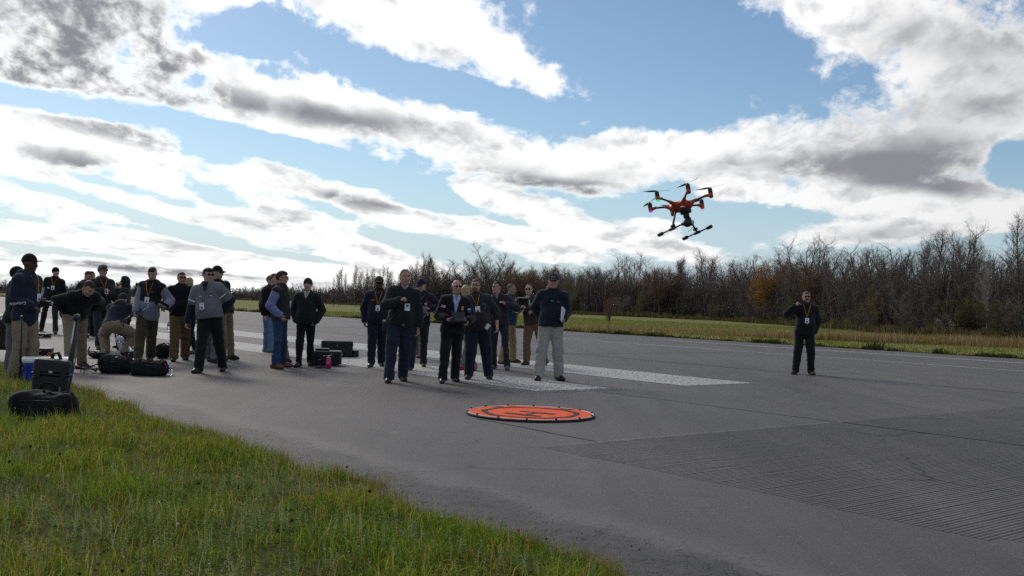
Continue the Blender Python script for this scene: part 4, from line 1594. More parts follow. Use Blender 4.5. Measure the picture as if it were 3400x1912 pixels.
def person(label, R, L, head, yaw=0, H=None, g=1.0, belly=0.0, hy=None, hp=0, lean=0, leandir=None, drop=0, hR=None, hL=None, eR=None, eL=None, skin='light', hair=None, hat=None,
           jacket=BLACKC, hem=-.10, cuffs=(0, 0), vneck=None, shirt=None, collar=True, hood=None, vest=None, trousers=KHAKI, loose=1.0, shoe=SHOEB, glasses=None, beard=None, lany=None, badge=None,
           coarse=1.0, sleeves=None, kneefwd=(0, -1, .05), toes=None, feet_z=(0, 0), curl=(.5, .5), chest=1.0, base=None):
    """R, L: where the soles meet the ground in the photograph; head: top of the head there; hands: 'side', 'pocket', 'back', or (px, py, metres nearer)"""
    gR, gL = gnd(*R), gnd(*L)
    root = (gR + gL) / 2
    ya = math.radians(yaw)
    hatadd = {'cap': .02, 'beanie': .02, 'flatcap': .025, 'boonie': .02}.get(hat[0] if hat else None, .012 if hair else 0)
    top = at(head[0], head[1], root[1])
    if H is None:
        H = top[2] - hatadd
    k = H / 1.78
    Rz = rotm('Z', ya)

    def loc(p):
        return (np.asarray(p) - root) @ Rz / k

    o = empty('person', root, ya, label, 'person', None, k)
    aR, aL = loc(gR), loc(gL)
    if base is not None:
        aR, aL = np.array(base[0]), np.array(base[1])
    aR[2], aL[2] = feet_z
    # spine
    ho = loc(top)[:2] if lean == 0 else np.zeros(2)
    ho = np.clip(ho, -.25, .25)
    pel = np.array([ho[0] * .45 + (aR[0] + aL[0]) / 2 * .55, ho[1] * .4 + (aR[1] + aL[1]) / 2 * .6, .955 - drop])
    if lean:
        ld = np.array([0, -1.]) if leandir is None else unit(leandir)
        upv = unit([ld[0] * math.sin(math.radians(lean)), ld[1] * math.sin(math.radians(lean)), math.cos(math.radians(lean))])
        pel[:2] -= ld * .18 * math.sin(math.radians(lean))
    else:
        upv = unit(np.array([ho[0], ho[1], 1.5]) - pel * [1, 1, 0] - [0, 0, pel[2]])
    X = unit(np.array([1., 0, 0]) - upv * upv[0])
    Yb = np.cross(upv, X)
    T = np.stack([X, Yb, upv], 1)

    def tp(x, y, z):
        return pel + T @ np.array([x, y, z])
    sh = {-1: tp(-.178 * chest, .012, .452), 1: tp(.178 * chest, .012, .452)}
    neck = tp(0, .012, .53)
    # head frame
    hyaw = math.radians((yaw if hy is None else hy) - yaw)
    Hf = rotm('Z', hyaw) @ rotm('X', math.radians(hp))
    hpiv = neck + np.array([0, 0, .04]) + upv * .03
    hc = hpiv + Hf @ np.array([0, -.022, .088])
    if lean == 0:
        hc[2] = 1.652

    def hd(x, y, z):
        return hc + Hf @ np.array([x, y, z])
    # arms: -1 is the right hand
    hand = {}
    for sd_, hh, eh in ((-1, hR, eR), (1, hL, eL)):
        s0 = sh[sd_]
        dirh = None
        if hh is None or hh == 'side':
            tgt = s0 + np.array([sd_ * .075, -.05, -.60])
            hint = np.array([sd_ * .5, .9, 0])
        elif hh == 'pocket':
            tgt = pel + T @ np.array([sd_ * .175, -.040, -.085])
            hint = np.array([sd_ * .55, .9, 0])
        elif hh == 'jpocket':
            tgt = pel + T @ np.array([sd_ * .13, -.085, .03])
            hint = np.array([sd_ * .5, .9, -.1])
        elif hh == 'back':
            tgt = pel + T @ np.array([sd_ * .10, .15, .0])
            hint = np.array([sd_ * 1.0, .35, 0])
        elif hh == 'hip':
            tgt = pel + T @ np.array([sd_ * .18, -.02, .10])
            hint = np.array([sd_ * 1.0, .5, .2])
        elif len(hh) == 3 and hh[0] > 5:
            w = at(hh[0], hh[1], root[1] - hh[2])
            tgt = loc(w)
            hint = np.array([sd_ * .6, .5, -.8])
        else:
            tgt = np.array(hh[1:] if len(hh) == 4 else hh, float)
            hint = np.array([sd_ * .6, .5, -.8])
        if eh is not None:
            hint = np.array(eh, float)
        e, w = ik(s0, tgt, .30, .30, hint)
        d = unit(w - e)
        e, w = ik(s0, tgt - d * .07, .295, .255, hint)
        hand[sd_] = (s0, e, w, unit(w - e))
    legs = {}
    for sd_, a in ((-1, aR), (1, aL)):
        hip = pel + T @ np.array([sd_ * .092, 0, -.03])
        ank = a + np.array([0, .0, .085])
        kn, an = ik(hip, ank, .445, .405, np.array(kneefwd, float) if not isinstance(kneefwd, dict) else np.array(kneefwd[sd_], float))
        legs[sd_] = (hip, kn, ank)
    toe_a = toes or (-12, 12)
    # ---------------- body: one continuous skin
    s = Sdf(.0120 * coarse)
    s.ell(tp(0, .0, .33), (.135 * chest, .095, .2), T)
    s.ell(tp(0, 0, .08), (.125, .095, .2), T, .05)
    s.cone(sh[-1], sh[1], .05, .05, .05)
    s.cone(neck - upv * .06, hd(0, .018, -.06), .060 * (1 + .5 * (g - 1)), .056 * (1 + .4 * (g - 1)), .03)
    fat = 1 + .45 * max(g - 1, 0)
    s.ell(hd(0, .014, .034), (.0765, .097, .091), Hf, .03)
    s.ell(hd(0, -.020, -.040), (.062 * fat, .074, .078), Hf, .03)
    s.ell(hd(0, -.060, -.094), (.032 * fat, .030, .026), Hf, .025)
    s.cone(hd(-.036, -.080, .030), hd(.036, -.080, .030), .013, .013, .015)
    s.cone(hd(0, -.092, .016), hd(0, -.112, -.028), .0095, .0165, .010)
    for q in (-1, 1):
        s.ell(hd(q * .078, .012, -.006), (.012, .024, .034), Hf, .008)
        s.ell(hd(q * .036, -.075, -.022), (.026, .02, .022), Hf, .02)
        s.ell(hd(q * .031, -.103, .010), (.016, .012, .010), Hf, .012, 's')
    s.cone(hd(-.02, -.094, -.058), hd(.02, -.094, -.058), .009, .009, .010)
    for sd_ in (-1, 1):
        s0, e, w, d = hand[sd_]
        s.cone(s0, e, .048, .041, .02)
        s.cone(e, w, .042, .029, .02)
        hip, kn, an = legs[sd_]
        s.cone(hip, kn, .07, .05, .04)
        s.cone(kn, an, .05, .035, .02)
        # palm faces the body; thumb forward
        fwd = np.array([0, -1., 0])
        if abs(d @ fwd) > .8:
            fwd = np.array([-sd_ * 1.0, -.1, .25])
        th = unit(fwd - d * (fwd @ d))
        n = unit(np.cross(d, th)) * 1.0
        if n @ (tp(0, 0, .2) - w) < 0:
            n = -n
        s.cone(w, w + d * .075, .026, .036, .012, flat=(n, .62))
        s.cone(w + d * .02, w + d * .08, .03, .035, .01, flat=(n, .55))
        cl = curl[0 if sd_ < 0 else 1]
        for i, (off, ln) in enumerate(((.030, .068), (.010, .078), (-.010, .073), (-.029, .058))):
            b0 = w + d * .088 + th * off
            d1 = unit(d * math.cos(cl) + n * math.sin(cl))
            d2 = unit(d * math.cos(cl * 2.3) + n * math.sin(cl * 2.3))
            m = b0 + d1 * ln * .52
            s.cone(b0, m, .0098, .0095, .004)
            s.cone(m, m + d2 * ln * .5, .0095, .0085, .004)
        t0 = w + d * .028 + th * .026
        t1 = t0 + unit(d * .75 + th * .75 + n * .25) * .042
        s.cone(t0, t1, .013, .011, .01)
        s.cone(t1, t1 + unit(d * .9 + th * .35 + n * .45) * .034, .011, .009, .004)
    body = sdf_obj('body', s, SKIN[skin], o)
    seed = len(PEOPLE) * 7 + 3
    PEOPLE.append(o)

    # ---------------- clothes
    def torso(s, off, sl, hem_, top_cut=None, neckr=None, hoodm=False):
        w = g
        s.ell(tp(0, .004, .335), (.163 * chest * (w * .6 + .4) + off, .113 * (w * .7 + .3) + off, .205 + off), T)
        s.ell(tp(0, -.02 - belly * .5, .10), (.153 * w + off, .115 * w + off + belly, .20 + off), T, .07)
        s.ell(tp(0, .0, -.06), (.172 * (w * .7 + .3) + off, .126 * (w * .6 + .4) + off, .16 + off), T, .06)
        for q_ in (-1, 1):
            s.cone(neck - upv * .045, sh[q_] + T @ [0, 0, -.004], .052 + off, .054 + off, .06)
        s.cone(neck - upv * .07, neck - upv * .01, .09 + off * .5, .068 + off, .05)
        if sl != 'none':
            for sd_ in (-1, 1):
                s0, e, wv, d = hand[sd_]
                r0, r1, r2 = .060 + off + .012 * (w - 1), .050 + off * .9 + .008 * (w - 1), .037 + off * .85
                if sl == 'short':
                    s.cone(s0, s0 + (e - s0) * .62, r0 + .008, r1 + .018, .03)
                    continue
                s.cone(s0, e, r0, r1, .03)
                cf = cuffs[0 if sd_ < 0 else 1]
                s.cone(e, wv - d * (cf + .012), r1, r2 + (.006 if not cf else .012), .02)
        inv = T.T

        def cutf(P):
            q = (P - pel) @ inv.T
            return hem_ - q[..., 2] + .012 * np.sin(q[..., 0] * 14 + 1)
        lo_, hi_ = pel - 1.2, pel + 1.2
        s.fn(lambda P: np.where(((P - pel) @ T)[..., 2] < .25, np.where(np.abs(((P - pel) @ T)[..., 0]) < .30 * w, hem_ - ((P - pel) @ T)[..., 2], -1.), -1.), lo_, hi_)
        if top_cut is not None:
            s.fn(lambda P: top_cut - ((P - pel) @ T)[..., 2], lo_, hi_)
        return s

    h = .0148 * coarse
    joints = [hand[q][1] for q in (-1, 1)] + [tp(.1, -.1, .0), tp(-.1, -.1, .0), tp(.14, -.05, .4), tp(-.14, -.05, .4)]
    jk = Sdf(h)
    torso(jk, .033, sleeves or 'long', hem)
    if collar:
        jk.cone(neck - upv * .02, neck + upv * .028 + np.array([0, .004, 0]), .084, .078, .03)
    if hood:
        jk.ell(tp(0, .105, .50), (.12, .062, .085), T, .04)
        jk.ell(tp(0, .075, .56), (.115, .065, .045), T, .03)
    # neck opening
    jk.cone(neck - upv * .015, neck + upv * .12, .062, .066, .01, 's')
    if vneck:
        zt, zb, wv_ = .60, vneck, .085

        def vf(P):
            q = (P - pel) @ T
            wx = wv_ * np.clip((q[..., 2] - zb) / (zt - zb), 0, 1.2)
            return np.maximum(np.maximum(np.abs(q[..., 0]) - wx, q[..., 1] + .03), zb - q[..., 2])
        jk._a(vf, tp(0, 0, .4) - .4, tp(0, 0, .4) + .4, .008, 's')
    jo = sdf_obj('jacket' if sleeves is None else 'shirt', jk, jacket, o, folds(seed, .0095, joints))
    if shirt is not None:
        ss_ = Sdf(h)
        torso(ss_, .010, 'none', .0)
        ss_.cone(neck - upv * .02, neck + upv * .035, .070, .066, .02)
        ss_.cone(neck - upv * .0, neck + upv * .12, .056, .058, .01, 's')
        # open collar
        ss_._a(lambda P: np.maximum(np.abs(((P - pel) @ T)[..., 0]) - .028 * np.clip((((P - pel) @ T)[..., 2] - .44) / .12, 0, 1.3), ((P - pel) @ T)[..., 1] + .02), tp(0, 0, .5) - .2, tp(0, 0, .5) + .2, .006, 's')
        sdf_obj('shirt_front', ss_, shirt, o, folds(seed + 1, .004, joints))
    if vest is not None:
        for (nm, vm, voff, vsl, vhem, vtop) in vest:
            v = Sdf(h)
            torso(v, voff, vsl, vhem)
            if nm == 'polo_shirt' or nm == 'vest':
                v.cone(neck - upv * .02, neck + upv * .025, .088, .084, .03)
            v.cone(neck - upv * .015, neck + upv * .12, .066, .072, .01, 's')
            if nm == 'polo_shirt':
                v._a(lambda P: np.maximum(np.abs(((P - pel) @ T)[..., 0]) - .05 * np.clip((((P - pel) @ T)[..., 2] - .40) / .16, 0, 1.3), ((P - pel) @ T)[..., 1] + .02), tp(0, 0, .5) - .25, tp(0, 0, .5) + .25, .006, 's')
            vo = sdf_obj(nm, v, vm, o, folds(seed, .0095, joints))
            if nm in ('polo_shirt', 'vest', 'chest_panel'):
                jo = vo
    # trousers
    tr = Sdf(.0158 * coarse)
    w = g
    tr.ell(tp(0, .004, -.015), (.158 * (w * .75 + .25) + .012, .112 * (w * .75 + .25) + .012, .13), T)
    tr.ell(tp(0, .03, -.06), (.155 * (w * .6 + .4), .11 * w, .11), T, .05)
    for sd_ in (-1, 1):
        hip, kn, an = legs[sd_]
        tr.cone(hip, kn, .100 * (w * .7 + .3) * (loose * .5 + .5), .078 * loose * (w * .3 + .7), .035)
        tr.cone(kn, an + unit(kn - an) * .0 + np.array([0, -.005, -.015]), .077 * loose * (w * .3 + .7), .070 * loose, .02)
    lowz = .045
    tr.fn(lambda P: lowz - P[..., 2] + .02 * np.clip(P[..., 1] * 1.0, -.1, .1), (-1.5, -1.5, -.2), (1.5, 1.5, .3))
    tj = [legs[q][1] for q in (-1, 1)] + [legs[q][2] + [0, 0, .05] for q in (-1, 1)] + [legs[q][2] + [0, 0, .14] for q in (-1, 1)] + [pel - [0, .08, .1]]
    sdf_obj('trousers', tr, trousers, o, folds(seed + 2, .0125, tj))
    # shoes
    for sd_, a in ((-1, aR), (1, aL)):
        an_ = math.radians(toe_a[0] if sd_ < 0 else toe_a[1])
        f_ = np.array([math.sin(an_), -math.cos(an_), 0])
        sh_ = Sdf(.011 * coarse)
        heel, ball, toe = a + f_ * -.055 + [0, 0, .045], a + f_ * .10 + [0, 0, .038], a + f_ * .165 + [0, 0, .030]
        sh_.cone(heel, ball, .044, .046, .02)
        sh_.cone(ball, toe, .046, .036, .02)
        sh_.cone(a + [0, 0, .10], a + f_ * .04 + [0, 0, .05], .043, .045, .03)
        z0_ = a[2]
        sh_.fn(lambda P: z0_ + .003 - P[..., 2], a - .4, a + .4)
        sdf_obj('shoe', sh_, shoe, o)

    # ---------------- hair, hats, faces
    def headcut(off, plane, nm, m, hh=.0095, extra=None, ns=None, sc=(1, 1, 1)):
        q = Sdf(hh * coarse)
        q.ell(hd(0, .014, .034), (.0765 * sc[0] + off, .097 * sc[1] + off, .091 * sc[2] + off), Hf)
        if extra:
            extra(q)
        q.fn(lambda P: plane((P - hc) @ Hf), hc - .4, hc + .4)
        return sdf_obj(nm, q, m, o, ns)

    def hairline(front=.062, back=-.075):
        def f(q):
            y = q[..., 1]
            line = np.where(y < -.02, front + (y + .02) * .25, np.interp(y, [-.02, .02, .10], [front - .03, .0, back]))
            return line - q[..., 2]
        return f
    if hair:
        hm, style = HAIRM[hair[0]], hair[1]
        r_ = np.random.default_rng(seed)
        Kh = r_.normal(0, 70, (4, 3))
        ph_ = r_.uniform(0, 6, 4)

        def hn(P):
            return .0028 * sum(np.sin(P @ Kh[i] + ph_[i]) for i in range(4)) / 2
        if style == 'short':
            headcut(.0065, hairline(.080, -.072), 'hair', hm, ns=hn)
        elif style == 'crop':
            headcut(.0035, hairline(.078, -.06), 'hair', hm)
        elif style == 'full':
            headcut(.014, hairline(.074, -.08), 'hair', hm, extra=lambda q: (q.ell(hd(0, -.02, .085), (.066, .080, .040), Hf, .03), None)[1], ns=hn)
        elif style == 'curly':
            headcut(.024, hairline(.045, -.08), 'hair', hm, extra=lambda q: q.ell(hd(0, -.03, .10), (.078, .08, .04), Hf, .02), ns=lambda P: 3 * hn(P))
        elif style == 'bald':      # only the sides and back keep hair
            headcut(.008, lambda q: np.maximum(np.interp(q[..., 1], [-.05, .02, .10], [.02, -.01, -.07]) - q[..., 2], q[..., 2] - np.interp(q[..., 1], [-.04, .09], [.045, .072])), 'hair', hm, ns=hn)
        elif style == 'receding':
            headcut(.007, lambda q: np.interp(q[..., 1], [-.06, -.02, .02, .10], [.118, .075, -.01, -.07]) - q[..., 2], 'hair', hm, ns=hn)
        elif style == 'long':
            headcut(.022, lambda q: np.interp(q[..., 1], [-.04, .0, .03], [.06, -.10, -.22]) - q[..., 2], 'hair', hm, extra=lambda q: (q.ell(hd(0, .05, -.06), (.085, .065, .13), Hf, .03)), ns=lambda P: 2 * hn(P))
    hat_o = None
    if hat:
        kind_, hmat = hat[0], hat[1]
        if kind_ in ('cap', 'flatcap'):
            hat_o = headcut(.016, lambda q: np.interp(q[..., 1], [-.1, .1], [.042, .018]) - q[..., 2], 'cap', hmat, sc=(1, 1, 1.04 if kind_ == 'cap' else 1.1))
            b = Sdf(.008 * coarse)
            tilt = .035 if kind_ == 'cap' else .0
            sgn = -1 if not (len(hat) > 2 and hat[2] == 'backwards') else 1

            def bf(P):
                q = (P - hc) @ Hf
                y = q[..., 1] * sgn
                rr_ = np.sqrt((q[..., 0] / .082) ** 2 + ((y - .075) / .098) ** 2)
                zc = .046 - tilt * np.clip((y - .09) / .09, 0, 1) - (1.6 if kind_ == 'cap' else .4) * q[..., 0] ** 2
                return np.maximum((rr_ - 1) * .08, np.abs(q[..., 2] - zc) - .0055)
            b._a(bf, hc - .2, hc + .2, 0, 'u')
            V, Q = b.mesh()
            link('brim', mesh_arr('brim', V, Q), hmat, hat_o)
        elif kind_ == 'beanie':
            hat_o = headcut(.017, lambda q: np.interp(q[..., 1], [-.1, .02, .1], [.030, -.005, -.045]) - q[..., 2], 'beanie', hmat, sc=(1, 1, 1.05))
        elif kind_ == 'boonie':
            hat_o = headcut(.016, lambda q: .03 - q[..., 2], 'brimmed_hat', hmat)
            m_ = MB()
            m_.lathe([(.085, .0), (.165, -.018), (.168, -.012), (.085, .010)], 20, (0, 0, 0))
            Vb = np.concatenate(m_.v) @ Hf.T + hd(0, .012, .034)
            m_.v = [Vb]
            link('brim', m_.mesh('brim'), hmat, hat_o)
        elif kind_ == 'hoodup':
            hat_o = headcut(.030, lambda q: np.maximum(-.16 - q[..., 2], -(q[..., 1] + .055) - 10 * 0 + np.where(q[..., 2] > .085, -1, 0) * 0), 'hood', hmat,
                            extra=lambda q: q.cone(hd(0, .03, -.02), neck + np.array([0, .02, .0]), .10, .115, .05))
    face = MB()
    if glasses:
        gm = {'dark': LENS, 'amber': LENSO, 'teal': LENST, 'clear': None}[glasses]
        gl = MB()
        for q in (-1, 1):
            if gm is not None:
                gl.ell(hd(q * .034, -.101, .012), (.029, .010, .020), Hf, 10, 6)
            else:
                pts = [hd(q * .034 + .027 * math.cos(a), -.105, .010 + .019 * math.sin(a)) for a in np.linspace(0, 2 * math.pi, 13)]
                gl.tube(pts, .0035, 5, cap=False)
            gl.tube([hd(q * .060, -.092, .016), hd(q * .078, -.03, .014), hd(q * .080, .012, .008)], .0035, 5)
        gl.tube([hd(-.012, -.112, .016), hd(.012, -.112, .016)], .004, 5)
        gl.build('sunglasses' if gm is not None else 'glasses', gm or FRAME, o)
    if glasses in (None, 'clear'):
        for q in (-1, 1):
            MB().ell(hd(q * .031, -.090, .010), (.011, .006, .006), Hf, 8, 5).build('eye', EYE, o)
    bm_ = HAIRM[hair[0]] if hair else HAIRM['brown']
    if not hat or hat[0] != 'hoodup':
        for q in (-1, 1):
            MB().tube([hd(q * .015, -.094, .031), hd(q * .034, -.095, .035), hd(q * .050, -.083, .029)], .0042, 5).build('eyebrow', bm_, o)
    MB().ell(hd(0, -.100, -.058), (.023, .006, .0048), Hf, 10, 5).build('mouth', LIP, o)
    if beard:
        bmx = HAIRM[beard[0]]
        if beard[1] in ('full', 'goatee'):
            q = Sdf(.009 * coarse)
            wd = 1.0 if beard[1] == 'full' else .62
            q.ell(hd(0, -.024, -.050), (.066 * fat * (.5 + .5 * wd), .078, .080), Hf)
            q.ell(hd(0, -.062, -.098), (.036 * fat, .033, .030), Hf, .025)
            q.fn(lambda P: np.interp(((P - hc) @ Hf)[..., 1], [-.12, -.085, -.02, .03], [-.036, -.042, -.03, .02]) * -1 + ((P - hc) @ Hf)[..., 2], hc - .3, hc + .3)
            q.fn(lambda P: ((P - hc) @ Hf)[..., 1] - (.01 if beard[1] == 'full' else -.05), hc - .3, hc + .3)
            q._a(lambda P: np.sqrt((((P - hc) @ Hf)[..., 0] / .026) ** 2 + ((((P - hc) @ Hf)[..., 2] + .058) / .010) ** 2) * .01 - .01, hc - .12, hc + .12, .004, 's')
            sdf_obj('beard', q, bmx, o)
        if beard[1] in ('moustache', 'goatee'):
            MB().tube([hd(-.032, -.090, -.052), hd(-.014, -.104, -.044), hd(.014, -.104, -.044), hd(.032, -.090, -.052)], [.005, .0085, .0085, .005], 6).build('moustache', bmx, o)
    # ---------------- lanyard and badge lying on the front
    info = dict(o=o, loc=loc, k=k, tp=tp, hd=hd, Hf=Hf, T=T, pel=pel, hand=hand, root=root, Rz=Rz, jacket=jo, legs=legs, hc=hc, yaw=ya)
    bv = raster(jo.data)
    info['bvh'] = bv

    def skin_at(x, z, lift=.006, frm=-1.0):
        """front surface of the jacket in the torso's own axes"""
        a = tp(x, frm, z)
        hit = bv.ray_cast(Vector(a), Vector(T @ np.array([0, -np.sign(frm), 0])))
        if hit[0] is None:
            return tp(x, -.14, z), T @ np.array([0, np.sign(frm), 0])
        n = np.array(hit[1])
        return np.array(hit[0]) + n * lift, n
    info['skin_at'] = skin_at
    if lany:
        lm, xb, zb = lany
        for q in (-1, 1):
            pts = []
            for f in np.linspace(0, 1, 9):
                x, z = q * .070 * (1 - f) + xb * f, .535 * (1 - f) + (zb + .075) * f
                pts.append(skin_at(x, z)[0])
            MB().tube(pts, .0060, 6, flat=.35).build('lanyard', lm, o)
        p_, n_ = skin_at(xb, zb, .012)
        fy = unit(n_ * [1, 1, .3])
        fx = unit(np.cross(upv, -fy))
        Rb = np.stack([fx, -fy, np.cross(fx, -fy)], 1)
        bw, bh = badge or (.082, .118)
        bo = MB().box(p_, (bw, .006, bh), Rb).build('badge', WHITEP, o)
        MB().box(p_ + Rb @ [0, -.0040, bh * .17], (bw * .45, .002, bh * .26), Rb).build('badge_print', DARKP, bo)
        MB().box(p_ + Rb @ [0, -.0040, -bh * .26], (bw * .42, .002, bh * .05), Rb).build('badge_print', GREYP, bo)
        MB().box(p_ + Rb @ [0, -.0035, bh * .46], (bw, .002, bh * .08), Rb).build('badge_print', REDM, bo)
        MB().tube([p_ + Rb @ [0, 0, bh * .5], p_ + Rb @ [0, 0, bh * .5 + .035]], .005, 6).build('badge_clip', SILVER, bo)
    return info


def patch(info, name, x, z, w, h, m, rot=0, parts=(), side=-1.0):
    """something sewn flat on the front of a jacket; parts: (x, z, w, h, material)"""
    p, n = info['skin_at'](x, z, .005, side)
    upv = info['T'][:, 2]
    fy = -unit(n)
    fx = unit(np.cross(fy, upv))
    fz = np.cross(fx, fy)
    a = math.radians(rot)
    fx, fz = fx * math.cos(a) + fz * math.sin(a), -fx * math.sin(a) + fz * math.cos(a)
    Rb = np.stack([fx, fy, fz], 1)
    b = MB().box(p, (w, .005, h), Rb).build(name, m, info['o'])
    for q in parts:
        MB().box(p + Rb @ [q[0], -.0035, q[1]], (q[2], .002, q[3]), Rb).build(name + '_print', q[4], b)
    return p, Rb, b


def arm_patch(info, sd_, f, name, w, h, m, parts=(), seg=0, face=(0, -1, 0), rot=0):
    """a patch on the outside of a sleeve, facing mostly the given way"""
    s0, e, wv, d = info['hand'][sd_]
    a, b = (s0, e) if seg == 0 else (e, wv)
    c = a + (b - a) * f
    dv = np.asarray(face, float)
    hit = info['bvh'].ray_cast(Vector(c + dv * .5), Vector(-dv))
    if hit[0] is None:
        return None
    n = np.array(hit[1])
    p = np.array(hit[0]) + n * .005
    ax = unit(b - a)
    fy = -unit(n)
    fz = -unit(ax - fy * (ax @ fy))
    fx = np.cross(fy, fz)
    q = math.radians(rot)
    fx, fz = fx * math.cos(q) + fz * math.sin(q), -fx * math.sin(q) + fz * math.cos(q)
    Rb = np.stack([fx, fy, fz], 1)
    bo = MB().box(p, (w, .005, h), Rb).build(name, m, info['o'])
    for k in parts:
        MB().box(p + Rb @ [k[0], -.0035, k[1]], (k[2], .002, k[3]), Rb).build(name + '_print', k[4], bo)
    return p, Rb, bo


def text_mesh(name, txt, size, p, Rb, m, parent, align='CENTER', depth=.001):
    cu = bpy.data.curves.new(name, 'FONT')
    cu.body = txt
    cu.size = size
    cu.align_x = align
    cu.align_y = 'CENTER'
    cu.extrude = depth
    cu.resolution_u = 2
    tmp = bpy.data.objects.new(name + '_tmp', cu)
    COL.objects.link(tmp)
    dg = bpy.context.evaluated_depsgraph_get()
    me = bpy.data.meshes.new_from_object(tmp.evaluated_get(dg))
    bpy.data.objects.remove(tmp)
    bpy.data.curves.remove(cu)
    n = len(me.vertices)
    co = np.empty(n * 3, np.float32)
    me.vertices.foreach_get('co', co)
    co = co.reshape(-1, 3)
    R2 = np.stack([Rb[:, 0], Rb[:, 2], -Rb[:, 1]], 1)      # text x, y, normal
    co2 = co @ R2.T + np.asarray(p)
    me.vertices.foreach_set('co', co2.astype(np.float32).ravel())
    me.materials.clear()
    me.update()
    return link(name, me, m, parent)

# ------------------------------------------------------------------ the people of the photograph, from left to right
FLAG = [(0, .0, .078, .006, WHITEP), (0, .014, .078, .006, WHITEP), (0, -.014, .078, .006, WHITEP), (-.022, .011, .034, .024, BLUEM)]
p1 = person('person in a navy rain jacket and flat brimmed cap holding a camera', (60, 1263), (78, 1250), (98, 840), 78, hy=82, hp=2, g=1.02, belly=.015, skin='dark', hair=('black', 'crop'), hat=('flatcap', BLACKC),
            jacket=NAVY2, hem=-.20, hood=True, trousers=KHAKI, loose=1.16, shoe=SHOEB, hR=(118, 1022, .16), eR=(-.3, 1, -.1), hL=(140, 1010, -.12), eL=(.5, .3, -1), lany=(LANY, .03, .22), base=((-.1, .05, 0), (.1, -.05, 0)),
            vest=[('jumper_hem', GREYC, .012, 'none', -.17, None)])
r = arm_patch(p1, -1, .55, 'sleeve_patch', .055, .10, NAVYC, face=(-1, .1, 0), seg=1)
if r:
    text_mesh('sleeve_lettering', 'Columbia', .060, r[0] + r[1] @ np.array([0, -.004, 0]), r[1] @ rotm('Y', math.radians(-115)), WHITEP, r[2])
person('person in a dark jacket mostly hidden behind the navy rain jacket', (22, 1243), (40, 1245), (58, 882), 120, hy=110, skin='tan', hair=('black', 'short'), hat=('beanie', BLACKC), jacket=TEALBLACK, trousers=GREYC, coarse=1.2)
p3 = person('person in a black beanie and jacket with a white folder, looking sideways', (137, 1100), (184, 1109), (184, 886), 12, hy=55, g=1.05, skin='light', hat=('beanie', BLACKC), jacket=BLACKC, trousers=BLACKC, hem=-.14, hR='side', hL='pocket', lany=(LANY, .02, .28), coarse=1.15)
patch(p3, 'pocket_label', -.09, .26, .08, .022, WHITEP)
p4 = person('person in a black pullover and khaki trousers bending far forward over the gear', (232, 1236), (270, 1216), (300, 938), 42, H=1.80, g=1.2, lean=60, hy=58, hp=42, skin='light', hair=('brown', 'short'), jacket=BLACKC, hem=-.10, trousers=KHAKI, loose=1.12, shoe=SHOEB, hR='jpocket', hL='jpocket', eR=(-.5, .8, -.3), eL=(.5, .8, -.3))
person('person in a dark hooded jacket looking down, right behind the bending person', (282, 1120), (306, 1116), (288, 898), 62, hy=72, hp=28, g=1.05, skin='tan', hair=('brown', 'short'), jacket=CHARCOAL, hood=True, trousers=BLACKC, hR='jpocket', hL='jpocket', coarse=1.15)
person('dark haired person of whom little more than the head shows behind the hooded jacket', (290, 1106), (312, 1104), (302, 899), 75, hy=85, hp=10, skin='tan', hair=('black', 'short'), jacket=BLACKC, trousers=BLACKC, coarse=1.3)
p6 = person('person with curly grey hair and glasses standing with arms crossed, orange lanyard', (326, 1160), (340, 1156), (341, 879), 38, hy=52, hp=4, skin='light', hair=('grey', 'curly'), glasses='clear', jacket=CHARCOAL, hem=-.14, hood=True, trousers=SLATE, hR=(352, 962, .30), hL=(324, 968, .30), eR=(-.9, -.1, -.6), eL=(.9, -.1, -.6), lany=(LANY, .01, .26), coarse=1.1)
p7 = person('person with a dark hood up photographing with a phone, facing sideways', (400, 1156), (424, 1158), (416, 919), -72, hy=-78, hp=6, g=.92, skin='light', hat=('hoodup', CHARCOAL), jacket=CHARCOAL, trousers=BLACKC, hR=(394, 950, .02), hL=(396, 956, .12), coarse=1.15)
p8 = person('person in a beanie and dark blue jacket crouching forward with the back turned', (411, 1180), (352, 1178), (396, 954), 180, H=1.80, g=1.28, lean=42, drop=.34, hy=180, hp=35, skin='light', hat=('beanie', CHARCOAL), jacket=NAVYC, hem=-.06, hood=True, trousers=KHAKI, loose=1.32, hR=('w', .10, -.60, .30), hL=('w', -.10, -.60, .30), eR=(-1, 0, .3), eL=(1, 0, .3), kneefwd={-1: (-.55, -.8, 0), 1: (.55, -.8, 0)}, base=((-.19, .0, 0), (.19, .0, 0)))
p9 = person('person in grey fleece with black chest panel holding a small drone and tablet', (458, 1206), (500, 1196), (508, 884), -6, hy=6, hp=24, g=1.08, skin='light', hair=('brown', 'crop'), jacket=FLEECE, hem=-.17, hood=True, vest=[('chest_panel', BLACKC, .048, 'none', .17, None)], trousers=OLIVEC, loose=1.22, hR=(448, 1046, .24), hL=(544, 1022, .26), lany=(LANY, .03, .20), curl=(.8, .8))
patch(p9, 'chest_logo', .085, .36, .035, .016, GREYP)
gl = MB()
for q in (-1, 1):
    gl.ell(p9['hd'](q * .032, -.088, .082), (.030, .012, .016), p9['Hf'], 10, 6)
gl.tube([p9['hd'](-.075, .0, .06), p9['hd'](-.05, -.07, .08), p9['hd'](.05, -.07, .08), p9['hd'](.075, .0, .06)], .004, 5)
gl.build('sunglasses', LENS, p9['o'])
